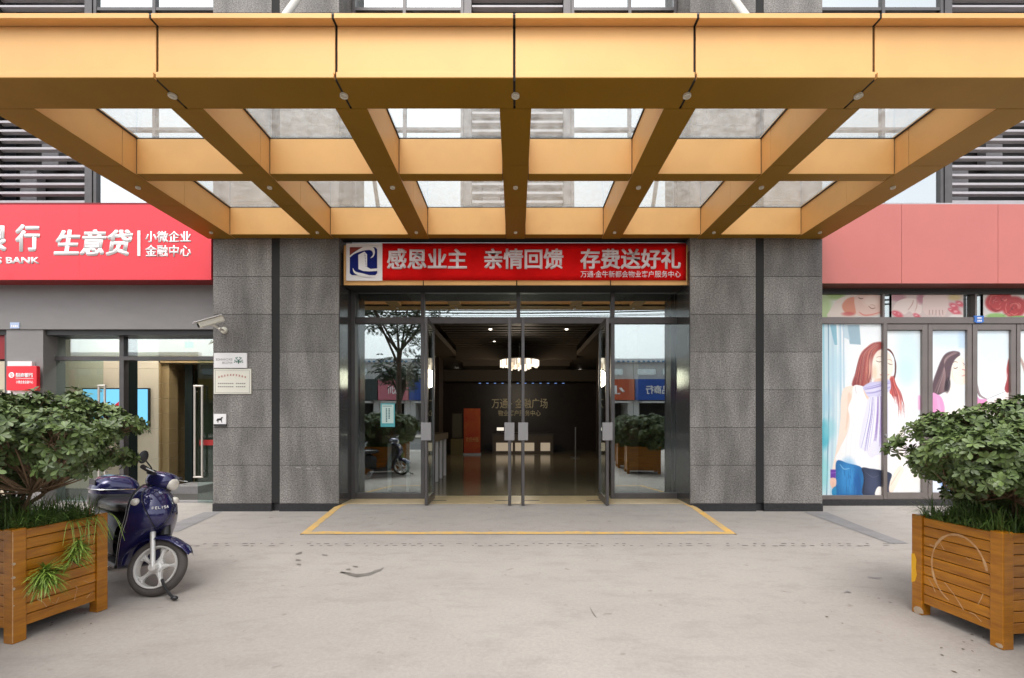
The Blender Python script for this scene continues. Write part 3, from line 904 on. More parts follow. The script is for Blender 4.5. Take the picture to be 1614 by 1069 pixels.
MB().box(-XO+.01, XO-.01, Y0+.021, Y1-.024, ZC+.051, ZG+.022).build('beam_core', M['gold_dark'], cp)
MB().box(-XO+.01, XO-.01, Y0+.011, Y1-.03, ZC+.0045, ZC+.0515).build('joint_backing', M['gold_dark'], cp)
MB().box(-XO+.01, XO-.01, Y0-.068, Y0+.29, ZG+.027, ZG+.061).build('cap_core', M['gold_dark'], cp)
# rafters
segs = [Y1, dc(262), dc(325), YE+.14]
def rafter(x0, x1):
    b = MB()
    for i in range(3):
        b.box(x0, x1, segs[i]+.003, segs[i+1]-.003, ZC+.0055, ZG+.03)
    r_ = b.build('rafter', M['gold'], cp, bevel=.002)
    b = MB()
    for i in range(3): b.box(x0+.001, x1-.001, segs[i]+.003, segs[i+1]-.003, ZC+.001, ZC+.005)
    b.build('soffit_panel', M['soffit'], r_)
    MB().box(x0+.006, x1-.006, segs[0], segs[-1], ZC+.006, ZG+.025).build('joint_backing', M['gold_dark'], r_)
    # black sealant line where the glass meets the beam
    for xx, s in ((x0, -1), (x1, 1)):
        if abs(xx) > 4.5: continue
        MB().box(xx, xx+s*.012, Y1, YE, ZG-.012, ZG+.004).build('sealant', M['sealant'], r_)
    return r_
raf = [(-4.70,-4.29)] + [(j-.142, j+.142) for j in (-2.925,-1.463,0.0,1.463,2.925)] + [(4.29,4.70)]
for a, b_ in raf: rafter(a, b_)
# cross beam pieces and wall beam pieces, glass panels
for i in range(6):
    x0, x1 = raf[i][1], raf[i+1][0]
    c_ = MB().box(x0+.008, x1-.008, YB0, YB1, ZC+.014, ZG-.012).build('cross_beam', M['gold'], cp, bevel=.002)
    MB().box(x0+.001, x1-.001, YB0+.003, YB1-.003, ZC+.02, ZG+.004).build('sealant', M['sealant'], c_)
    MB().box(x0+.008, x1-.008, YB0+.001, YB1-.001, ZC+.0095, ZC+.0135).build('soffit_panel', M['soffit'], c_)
    c_ = MB().box(x0+.008, x1-.008, YE, YE+.14, ZC+.016, ZG-.006).build('wall_beam', M['gold'], cp, bevel=.002)
    MB().box(x0+.001, x1-.001, YE+.003, YE+.13, ZC+.02, ZG+.008).build('sealant', M['sealant'], c_)
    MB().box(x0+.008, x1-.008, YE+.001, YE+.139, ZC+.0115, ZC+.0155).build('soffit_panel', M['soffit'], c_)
    for (ya, yb2) in ((Y1, YB0+.06), (YB0+.085, YE+.06)):
        MB().box(x0+.014, x1-.014, ya, yb2, ZG+.006, ZG+.02).build('glass_panel', M['skylight'], cp)
MB().box(-4.70, 4.70, YE+.141, YE+.36, ZC+.03, ZG).build('wall_plate', M['gold_dark'], cp)
# downlights
M['lamp_white'] = pm('downlight_rim', (0.75,0.70,0.60), 0.35)
M['lens'] = pm('downlight_lens', (0.55,0.50,0.42), 0.2)
def downlight(x, y, r=.042):
    o = MB().lathe([(r*.7,ZC-.004),(r*.86,ZC-.020),(r,ZC-.016),(r,ZC+.003)], (x,y,0)).build('downlight', M['lamp_white'], cp, sm=True)
    MB().lathe([(.0005,ZC-.010),(r*.5,ZC-.012),(r*.8,ZC-.006)], (x,y,0)).build('lens', M['lens'], o, sm=True)
for j in (-2.925,-1.463,0,1.463,2.925):
    downlight(j, dc(150), .034)
for j in (-4.49,-2.925,-1.463,0,1.463,2.925,4.49):
    downlight(j, dc(295), .028); downlight(j, dc(366), .024)
# tie rods from the wall down to the canopy
for s in (-1, 1):
    r_ = MB().tube([(s*2.93, D_PIL-.02, 8.40), (s*2.93, 4.72, 4.67)], .045, 12).build('tie_rod', M['rod'], cp, sm=True)
    MB().box(s*2.93-.06, s*2.93+.06, 4.6, 4.84, ZG+.03, ZG+.09).build('rod_foot', M['rod'], r_)

# ================================================================ bank side, left
D_SG = 7.30
bk = thing('bank_signboard', 'long bright red bank sign box with white Chinese characters above the left shop', 'sign', (-6.5, D_SG, 4.1))
sx0, sx1 = -9.6, PX(333, D_SG)
sz0, sz1 = PZ(441, D_SG), PZ(322, D_SG)
b = MB(); xx = [sx0, PX(0,D_SG)-1.2, PX(125,D_SG), sx1]
for i in range(3): b.box(xx[i]+.0007, xx[i+1]-.0007, D_SG, D_SG+.03, sz0, sz1)
b.build('sign_face', M['red_sign'], bk)
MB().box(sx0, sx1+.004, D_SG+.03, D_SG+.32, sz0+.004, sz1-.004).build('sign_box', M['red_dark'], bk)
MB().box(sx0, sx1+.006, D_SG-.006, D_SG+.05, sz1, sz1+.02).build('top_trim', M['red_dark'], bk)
y_ = D_SG
def SL(s, a, b_, c, d, bold, shear=0, par=bk, mat='lettering'):
    return letters('lettering', s, PX(a,y_), PX(b_,y_), PZ(d,y_), PZ(c,y_), y_, M[mat], par, .005, bold, shear)
SL('银', -36, 11, 354, 397, .026); SL('行', 24.5, 63.5, 354, 397, .026)
SL('CHINA MERCHANTS BANK', -178, 62.5, 405.5, 416, .02)
SL('生意贷', 85, 210, 362, 404, .027, .16)
SL('小微企业', 229.5, 301.5, 364.5, 382.5, .014)
SL('金融中心', 229.5, 301.5, 386.5, 405, .014)
MB().box(PX(217.5,y_), PX(222,y_), y_-.012, y_, PZ(404,y_), PZ(364,y_)).build('divider_bar', M['lettering'], bk)

# grey panels and shopfront frame (bank)
DS = D_SHOP
s_ = lambda px: PX(px, DS)
zz = lambda py: PZ(py, DS)
w = MB(); w.box(-16, XL0-.004, DS, DS+.5, zz(519), 3.66)
w.build('lintel_panel', M['grey_wall'], bld)
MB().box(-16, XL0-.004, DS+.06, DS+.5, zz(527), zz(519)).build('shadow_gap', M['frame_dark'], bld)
w = MB(); w.box(s_(8), s_(66), DS+.02, DS+.4, 0, zz(519)); w.build('pier', M['grey_wall'], bld)
w = MB(); w.box(s_(2), s_(7), DS+.05, DS+.3, 0, zz(527)); w.build('shop_frame', M['frame'], bld)
DB = 7.86        # bank glazing plane
q = lambda px: PX(px, DB); qz = lambda py: PZ(py, DB)
b = MB()
zb_ = qz(562.5); zb2 = qz(568.5)
ztop = qz(527)
b.box(q(67), q(330)+.5, DB-.05, DB+.05, zb2, zb_)
for a_, c_ in ((66.5,71),(192,199)): b.box(q(a_), q(c_), DB-.052, DB+.052, .03, zb2); b.box(q(a_), q(c_), DB-.052, DB+.052, zb_, ztop)
b.box(q(67), q(330)+.5, DB-.04, DB+.05, ztop, ztop+.2)
bf = b.build('bank_frame', M['frame'], bld, bevel=.003)
for a_, c_ in ((71,192),(199,338)): MB().box(q(a_), q(c_), DB-.005, DB+.005, zb_, ztop).build('pane', M['glass'], bf)
M['green_dark'] = pm('dark_green_post', (0.022,0.032,0.03), 0.25, .2)
b = MB(); b.box(q(66), q(71)-.01, DB+.054, DB+.22, .03, ztop); b.box(q(193), q(199)-.01, DB+.054, DB+.25, .03, ztop)
b.build('door_post', M['green_dark'], bld)
def frameless(x0, x1, y, hx, rot=0, zlo=.035):
    g = MB().box(x0, x1, y-.006, y+.006, zlo, zb2-.004)
    d = g.build('glass_door', M['glass_leaf'], bld)
    h = MB()
    for hh in hx:
        h.tube([(hh,y-.06,hz0), (hh,y-.06,hz1)], .016, 8)
    h.tube([(hx[0]-.016,y-.06,hz1),(hx[-1]+.016,y-.06,hz1)], .016, 8); h.tube([(hx[0]-.016,y-.06,hz0),(hx[-1]+.016,y-.06,hz0)], .016, 8)
    h.box(hx[0]-.01, hx[0]+.01, y-.06, y-.006, hz1-.1, hz1-.08); h.box(hx[-1]-.01, hx[-1]+.01, y-.06, y-.006, hz0+.08, hz0+.1)
    h.build('handle', M['steel_pale'], d, sm=True)
    s = MB().box(x0+.03, x1-.03, y-.0085, y-.0065, .98, 1.07); s.build('red_strip', M['red_dark2'], d)
    return d
M['steel_pale'] = pm('satin_handle', (0.62,0.58,0.52), 0.35, 0.5)
M['red_dark2'] = pm('red_glass_strip', (0.35,0.02,0.02), 0.4)
hz0, hz1 = PZ(753, DB-.06), PZ(608, DB-.06)
frameless(q(90), q(164), DB-.02, [q(168)-.06, q(177.5)-.06])
hz0, hz1 = PZ(753, DB-.3), PZ(608, DB-.3)
dfr = 7.70
frameless(PX(312,dfr), PX(312,dfr)+.9, dfr, [PX(309,dfr)+.02, PX(322.5,dfr)])
# step and bank interior
b = MB(); b.box(-9.6, XL0+.3, DB-.02, DB+3.2, -.02, .03)
b.build('bank_floor', M['patch'], bld)
M['beige_tile'] = pm('beige_tile', (0.70,0.60,0.46), 0.3, var=.06, vscale=1.5)
M['yellow_tile'] = pm('ochre_tile', (0.34,0.24,0.12), 0.3, var=.1, vscale=2)
M['green_glass'] = pm('frosted_green_glass', (0.05,0.075,0.04), 0.3, var=.3, vscale=1.0, stretch=(1,1,.3))
DI = 9.3
i_ = lambda px: PX(px, DI)
b = MB(); zt_ = 3.4
zr = .6
z = .03
while z < zt_:
    for k in range(8):
        x = i_(250) - (k+1)*.8
        b.box(x+.002, x+.798, DI, DI+.1, z+.002, min(z+.598, zt_))
    z += .6
b.build('bank_wall', M['beige_tile'], bld)
b = MB(); z = .03
while z < 2.6:
    b.box(i_(250)+.002, i_(250)+.03, DI+.0, DI+1.2, z+.002, z+.298)
    b.box(i_(250)+.031, i_(263), DI+.06, DI+.3, z+.002, z+.298)
    z += .3
b.box(i_(250), i_(345), DI+.0, DI+.3, PZ(572,DI), 3.4)
b.build('passage_return', M['yellow_tile'], bld)
b = MB(); b.box(i_(240), i_(300), DI+1.0, DI+1.05, .03, 2.5); b.build('passage_screen', M['green_glass'], bld)
MB().box(PX(291,9.6), PX(303,9.6), DI+.3, DI+.34, .03, 2.6).build('passage_post', M['green_dark'], bld)
MB().box(PX(288,DI+1), PX(294,DI+1), DI+.94, DI+.98, PZ(692,DI+1), PZ(672,DI+1)).build('passage_notice', M['white'], bld)
b = MB(); b.box(-16, i_(250)-6.4, DI-.05, DI+2, 0, 3.4); b.box(-16, XL0+.6, DI+2.4, DI+2.6, 0, 3.5); b.box(-16, XL0+.62, DB+.3, DI+2.6, 3.4, 3.5); b.box(XL0+.5, XL0+.62, DB-.3, DI+2.6, 0, 3.4)
b.build('bank_inner_wall', M['lobby_wall'], bld)
b = MB(); b.box(-9.6, XL0+.3, DB+.1, DI-.02, .03, .034); b.build('door_mat', pm('mat', (0.06,.055,.05), .9), bld)
M['bank_lamp'] = emis('bank_ceiling_panel', (1,.97,.88), 13.0)
b = MB()
for x in (-8.2,-6.9,-5.6): b.box(x, x+.6, 8.3, 8.9, 3.38, 3.395)
b.build('ceiling_lamp', M['bank_lamp'], bld)
b = MB(); b.box(PX(265,8.6), PX(312,8.6), 8.6, 9.2, .03, .17); b.build('inner_step', M['patch'], bld)
# television on the bank wall
tv = thing('wall_screen', 'wide bright blue screen on the beige bank wall behind the glass door', 'screen', (i_(186), DI-.05, PZ(640,DI)))
MB().box(i_(134), i_(238), DI-.06, DI-.005, PZ(673,DI), PZ(612,DI)).build('bezel', M['dark'], tv, bevel=.006)
b = MB(); rows = []
M['tv'] = emis('screen_blue', (0.16,0.48,0.72), 1.0)
MB().box(i_(135.5), i_(236.5), DI-.064, DI-.0605, PZ(671,DI), PZ(614,DI)).build('screen', M['tv'], tv)
MB().prism([(i_(180),PZ(651,DI)),(i_(192),PZ(641,DI)),(i_(192),PZ(633,DI)),(i_(181),PZ(642,DI))], DI-.068, DI-.0645).build('red_ribbon', emis('ribbon',(.5,.03,.04),.8), tv)
letters('screen_text', '欢迎光临', i_(222), i_(232), PZ(670,DI), PZ(668,DI), DI-.0645, M['dark'], tv, .002)
# exit lamp glimpsed in the transom
t = thing('exit_sign', 'small green lit sign inside the bank behind the transom glass', 'sign', (PX(296,8.8), 8.8, PZ(545,8.8)))
MB().box(PX(291,8.8), PX(303,8.8), 8.8, 8.83, PZ(548,8.8), PZ(539,8.8)).build('sign_panel', emis('exit_green',(.05,.6,.25),.5), t)
MB().cyl((PX(297,8.8),8.815,PZ(539,8.8)),(PX(297,8.8),8.815,3.4),.01).build('hanger', M['dark'], t)

# red wall sign of the bank on the grey pier
t = thing('bank_wall_plaque', 'red square bank plaque with white ring emblem mounted on the grey pier', 'sign', (s_(34), DS-.03, zz(596)))
MB().box(s_(15), s_(53), DS-.03, DS+.02, zz(630), zz(570)).build('backing_plate', M['white'], t)
yp = DS-.09
MB().box(PX(10,yp), PX(57.5,yp), yp, DS-.03, PZ(615.5,yp), PZ(577,yp)).build('plaque', M['red_sign'], t, bevel=.004)
em = MB()
c0 = Vector((PX(18.5,yp), yp-.004, PZ(591.5,yp)))
em.torus(c0, .036, .010, 'y', 24, 6, .4)
em.box(c0.x-.02, c0.x-.012, yp-.006, yp, c0.z-.014, c0.z+.014); em.box(c0.x+.012, c0.x+.02, yp-.006, yp, c0.z-.014, c0.z+.014); em.box(c0.x-.004, c0.x+.004, yp-.006, yp, c0.z-.014, c0.z+.02)
em.build('ring_emblem', M['lettering'], t)
letters('lettering', '招商银行', PX(25,yp), PX(52.5,yp), PZ(595,yp), PZ(588,yp), yp, M['lettering'], t, .003, .02)
letters('lettering', '小微企业金融中心', PX(25.5,yp), PX(52.5,yp), PZ(605,yp), PZ(600,yp), yp, M['lettering'], t, .003, .01)
MB().box(PX(25,yp), PX(52.5,yp), yp-.003, yp, PZ(597.2,yp), PZ(596.6,yp)).build('underline', M['lettering'], t)
M['plate_blue'] = pm('plate_pale_blue', (0.42,0.52,0.72), 0.4)
t = thing('address_plate', 'tiny pale blue address plate on the grey panel at the far left', 'sign', (s_(24), DS, zz(513)))
MB().box(s_(17), s_(31.5), DS-.012, DS-.0005, zz(518), zz(508.5)).build('plate', M['plate_blue'], t, bevel=.002)
b = MB()
for k in range(4): b.box(s_(19.2+k*2.8), s_(21+k*2.8), DS-.015, DS-.012, zz(515.8), zz(512.8))
b.build('plate_marks', M['lettering'], t)
# red neighbour sign strip at the far left edge
t = thing('neighbour_sign', 'dark red sign strip at the very left edge of the shopfront', 'sign', (s_(-10), DS+.05, zz(545)))
MB().box(s_(-60), s_(2.5), DS+.1, DS+.16, zz(565), zz(521)).build('sign_face', pm('deep_red',(0.25,.01,.015),.5), t)
MB().box(s_(-60), s_(3), DS+.12, DS+.18, zz(567.5), zz(565)).build('trim', M['dark'], t)
t = thing('neighbour_poster', 'pale green lit panel under the dark red strip at the left edge', 'poster', (s_(-10), DS+.1, zz(620)))
MB().box(s_(-60), s_(2), DS+.12, DS+.16, .1, zz(568)).build('poster', pm('pale_green',(0.5,.52,.36),.5, col2=(.6,.42,.34), vscale=2), t)

# ---- things on the left pillar
yp = D_PIL-.022
M['cream'] = pm('cream_board', (0.74,0.72,0.62), 0.4)
t = thing('tree_logo_sign', 'white wall sign with small green tree emblem, above the cream notice board', 'sign', (PX(363,yp), yp, PZ(568,yp)))
MB().box(PX(337,yp), PX(389,yp), yp, D_PIL+.003, PZ(580,yp), PZ(556.5,yp)).build('sign_panel', M['white'], t, bevel=.003)
tm = MB(); gx, gz = PX(376,yp), PZ(568,yp)
M['tree_green'] = pm('emblem_green', (0.02,0.16,0.10), 0.5)
for s in (-1, 1):
    tm.tube([(gx, yp-.003, gz-.055), (gx+s*.004, yp-.003, gz-.01), (gx+s*.035, yp-.003, gz+.03)], .0045, 5)
    tm.tube([(gx, yp-.003, gz-.035), (gx+s*.03, yp-.003, gz-.012), (gx+s*.055, yp-.003, gz-.02)], .004, 5)
    for (a, c) in ((.04,.035),(.055,.0),(.02,.045),(.062,-.03),(.03,-.028)):
        tm.ellipsoid((gx+s*a, yp-.002, gz+c), (.011,.002,.007), 8, 4)
tm.box(gx-.004, gx+.004, yp-.004, yp, gz-.055, gz+.01)
tm.build('tree_emblem', M['tree_green'], t)
letters('lettering', 'EXCHANGE', PX(340,yp), PX(366,yp), PZ(568.5,yp), PZ(565,yp), yp, M['grey_wall'], t, .001, 0, 0, -1, True)
letters('lettering', '时代口味', PX(350,yp), PX(366,yp), PZ(574,yp), PZ(570,yp), yp, M['grey_wall'], t, .001, 0, 0, -1, True)
t = thing('notice_board', 'cream square notice board with a red arched heading on the granite pillar', 'sign', (PX(366,yp), yp, PZ(601,yp)))
MB().box(PX(336.8,yp), PX(395.5,yp), yp+.004, D_PIL+.003, PZ(621,yp), PZ(581.5,yp)).build('board', M['cream'], t, bevel=.002)
b = MB(); rr = random.Random(3)
M['red_ink'] = pm('red_ink', (0.45,0.10,0.08), 0.5); M['grey_ink'] = pm('grey_ink', (0.25,0.22,0.2), 0.5)
for k in range(10):
    px = 345+k*4.6; py = 594.5 - 3.4*math.sin(PI*k/9)
    cxx, czz = PX(px,yp), PZ(py,yp)
    for j in range(3): b.box(cxx-.012+rr.uniform(-.004,.002), cxx+.010, yp+.002, yp+.005, czz-.012+j*.011, czz-.008+j*.011)
    b.box(cxx-.003, cxx+.002, yp+.001, yp+.0045, czz-.014, czz+.014)
b.build('heading_marks', M['red_ink'], t)
b = MB()
for row in (604.5, 609.5):
    for k in range(14):
        px = 343.5+k*3.15
        if k == 8: continue
        b.box(PX(px,yp), PX(px+2.0,yp), yp+.002, yp+.005, PZ(row+1,yp), PZ(row-.8,yp))
b.build('text_marks', M['grey_ink'], t)
b = MB(); x0_, x1_, z0_, z1_ = PX(339,yp), PX(393,yp), PZ(619,yp), PZ(583.5,yp); wl_ = .003
b.box(x0_, x1_, yp+.0015, yp+.004, z0_, z0_+wl_); b.box(x0_, x1_, yp+.0015, yp+.004, z1_-wl_, z1_); b.box(x0_, x0_+wl_, yp+.0015, yp+.004, z0_+wl_, z1_-wl_); b.box(x1_-wl_, x1_, yp+.0015, yp+.004, z0_+wl_, z1_-wl_)
b.build('border_line', M['grey_ink'], t)
t = thing('dog_sign', 'small white square sign with a dark dog figure low on the pillar edge', 'sign', (PX(346,yp), yp, PZ(662,yp)))
MB().box(PX(336.8,yp), PX(356,yp), yp, D_PIL+.003, PZ(668.5,yp), PZ(652.5,yp)).build('sign_panel', M['white'], t)
MB().box(PX(336.8,yp), PX(356,yp), yp-.001, D_PIL+.003, PZ(671.8,yp), PZ(668.7,yp)).build('caption_strip', M['frame_dark'], t)
dgx, dgz = PX(346.5,yp), PZ(661.5,yp)
D_ = MB()
dog = [(-.040,-.005),(-.032,.012),(-.010,.014),(.014,.018),(.022,.034),(.038,.030),(.040,.020),(.028,.016),(.026,-.006),(.030,-.040),(.024,-.040),(.016,-.012),(-.014,-.010),(-.020,-.040),(-.027,-.040),(-.030,-.012),(-.044,-.022)]
D_.prism([(dgx+a*1.2, dgz+c*1.2) for a, c in dog], yp-.003, yp-.0005)
D_.build('dog_figure', M['dark'], t)
# security camera
t = thing('security_camera', 'cream bullet security camera on a short bracket at the pillar edge', 'camera', tuple(P(354, 523, D_PIL)))
base = P(353.5, 521, D_PIL); bp = MB()
bp.lathe([(.0,0),(.052,0),(.052,-.012),(.04,-.03),(.0,-.034)], base, 'y', 20)
bp.build('wall_base', M['cream'], t, sm=True)
j1 = base + Vector((-.0, -.10, -.0)); j2 = base + Vector((-.13, -.17, .085))
MB().tube([base+Vector((0,-.02,0)), j1, (j1+j2)/2, j2], .017, 8).ellipsoid(j1, (.026,.026,.026), 10, 6).ellipsoid(j2, (.028,.028,.024), 10, 6).build('bracket', M['steel_pale'], t, sm=True)
a0 = P(352, 502, 6.93); a1 = P(313, 513, 6.72)
ax = (a1-a0); Ln = ax.length; ax.normalize()
sd = ax.cross(Vector((0,0,1))).normalized(); up_ = sd.cross(ax)
Mr = Matrix((ax, sd, up_)).transposed()
MB().rbox((a0+a1)/2, (Ln, .095, .085), Mr).build('housing', M['cream'], t, bevel=.012)
MB().rbox((a0+a1)/2+up_*.052+ax*.03, (Ln+.05, .125, .012), Mr).build('sun_shield', M['white'], t, bevel=.004)
MB().cyl(a1+ax*.001, a1+ax*.012, .032, 16).build('lens', M['dark'], t)

# cyan poster stuck on the left sidelight
t = thing('glass_notice', 'cyan and white paper notice taped to the glass left of the doors', 'poster', (PX(611,ye), ye-.01, PZ(654,ye)))
x0_, x1_, z0_, z1_ = PX(600.3,ye), PX(622.5,ye), PZ(673,ye), PZ(636,ye)
M['cyan'] = pm('cyan_print', (0.10,0.42,0.46), 0.35)
MB().box(x0_, x1_, ye-.009, ye-.0055, z0_, z1_).build('sheet', M['cyan'], t)
MB().box(x0_+.02, x1_-.02, ye-.011, ye-.0091, z0_+.06, z1_-.02).build('white_area', pm('pale_print',(0.62,.76,.72),.35), t)
b = MB()
for c in range(2):
    for k in range(9-c*2):
        b.box(x0_+.085+c*.045, x0_+.108+c*.045, ye-.0125, ye-.0111, z1_-.10-k*.026, z1_-.082-k*.026)
b.box(x0_+.03, x1_-.05, ye-.0125, ye-.0111, z1_-.05, z1_-.04)
b.build('text_marks', pm('teal_ink', (0.03,.14,.16), .5), t)

# ================================================================ right-hand shop
t = thing('blank_sign_band', 'pinkish red blank sign band above the right shop windows', 'sign', (6.6, D_SG, 4.1))
b = MB()
xx = [XR1+.002, PX(1421,D_SG), PX(1573,D_SG), 9.6]
for i in range(3): b.box(xx[i]+.003, xx[i+1]-.003, D_SG, D_SG+.03, PZ(446.5,D_SG), PZ(322,D_SG))
b.build('sign_face', M['pink'], t)
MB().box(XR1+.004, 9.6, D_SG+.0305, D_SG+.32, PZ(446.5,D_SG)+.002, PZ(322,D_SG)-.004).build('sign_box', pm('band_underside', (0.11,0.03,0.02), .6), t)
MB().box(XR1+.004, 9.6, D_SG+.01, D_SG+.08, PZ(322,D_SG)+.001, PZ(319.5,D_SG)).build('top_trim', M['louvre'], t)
b = MB()
b.box(XR1+.002, 16, DS+.0, DS+.25, zz(463.5), 3.66)
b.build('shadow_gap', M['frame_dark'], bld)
M['frame_tan'] = pm('taupe_frame', (0.19,0.165,0.155), 0.4, 0.35, var=.08, vscale=4)
b = MB()
ztb0, ztb1 = zz(510), zz(500)
b.box(XR1+.002, 9.6, DS, DS+.12, ztb0, ztb1)
b.box(XR1+.002, 9.6, DS, DS+.12, zz(787.5), zz(781))
b.box(s_(1391), s_(1394.5), DS-.002, DS+.12, ztb1, zz(463.5)); b.box(s_(1537), s_(1540), DS-.002, DS+.12, ztb1, zz(463.5))
shf = b.build('shop_frame', M['frame_tan'], bld, bevel=.003)
MB().box(XR1+.002, 16, DS-.02, DS+.3, 0, zz(787.5)).build('shop_plinth', M['plinth'], bld)
b = MB(); b.box(9.6, 16, DS, DS+.3, .1, 3.66); b.box(-16, -9.6, DS, DS+.3, .0, 3.66); b.build('side_wall', M['grey_wall'], bld)
# fixed pane then leaves: (outer x0, outer x1, glass x0, glass x1)
b = MB(); b.box(s_(1392), s_(1397.5), DS-.01, DS+.11, zz(787), ztb0); b.build('mullion', M['frame_tan'], bld, bevel=.003)
leaves = [(1398,1462,1398.5,1453.5),(1463,1531.5,1470,1524.5),(1533,1601,1540.5,1593.5),(1602.5,1668,1608.5,1660),(1669,1737,1676,1730)]
glz = []
for (a_, c_, ga, gc) in leaves:
    b = MB(); y0_, y1_ = DS-.004, DS+.06
    zt_, zb3 = zz(511.5), zz(786.5); gt, gb = zz(520), zz(776.5)
    b.box(s_(a_), s_(ga), y0_, y1_, zb3, zt_); b.box(s_(gc), s_(c_), y0_, y1_, zb3, zt_)
    b.box(s_(ga), s_(gc), y0_, y1_, zb3, gb); b.box(s_(ga), s_(gc), y0_, y1_, gt, zt_)
    d = b.build('shop_door', M['frame_tan'], bld, bevel=.003)
    MB().box(s_(ga)-.01, s_(gc)+.01, DS+.045, DS+.051, gb-.01, gt+.01).build('glass', M['glass_leaf'], d)
    glz.append((ga, gc, 520, 776.5))
    if a_ < 1600: MB().cyl((s_(ga)-.035, DS-.004, 1.15), (s_(ga)-.035, DS-.03, 1.15), .022, 12).build('door_knob', M['steel'], d)
MB().box(s_(1297), s_(1392), DS+.045, DS+.051, zz(781), zz(510)).build('fixed_glass', M['glass_leaf'], bld)
MB().box(XR1, 9.6, DS+.3, DS+.34, 0, 3.66).build('shop_inner_wall', M['dark'], bld)
for (a_, c_) in ((1297,1391),(1394.5,1537),(1540,1700)):
    MB().box(s_(a_), s_(c_), DS+.07, DS+.076, ztb1, zz(463.5)).build('transom_glass', M['glass'], shf)
t = thing('address_plate', 'small bright blue address plate on the taupe frame above the right doors', 'sign', (s_(1542), DS-.01, zz(503)))
b = MB(); b.prism([(s_(1533.5),zz(498)),(s_(1550.5),zz(498)),(s_(1549),zz(502)),(s_(1550),zz(507)),(s_(1546),zz(509.5)),(s_(1538),zz(509.5)),(s_(1534.5),zz(507)),(s_(1535.5),zz(502))], DS-.012, DS-.0005)
b.build('plate', pm('plate_blue', (0.04,0.17,0.55), .4), t)
b = MB(); b.box(s_(1539), s_(1546), DS-.015, DS-.012, zz(502.5), zz(500.5))
for k in range(3): b.box(s_(1539.5+k*2.4), s_(1541+k*2.4), DS-.015, DS-.012, zz(507.5), zz(504.5))
b.build('plate_marks', M['lettering'], t)
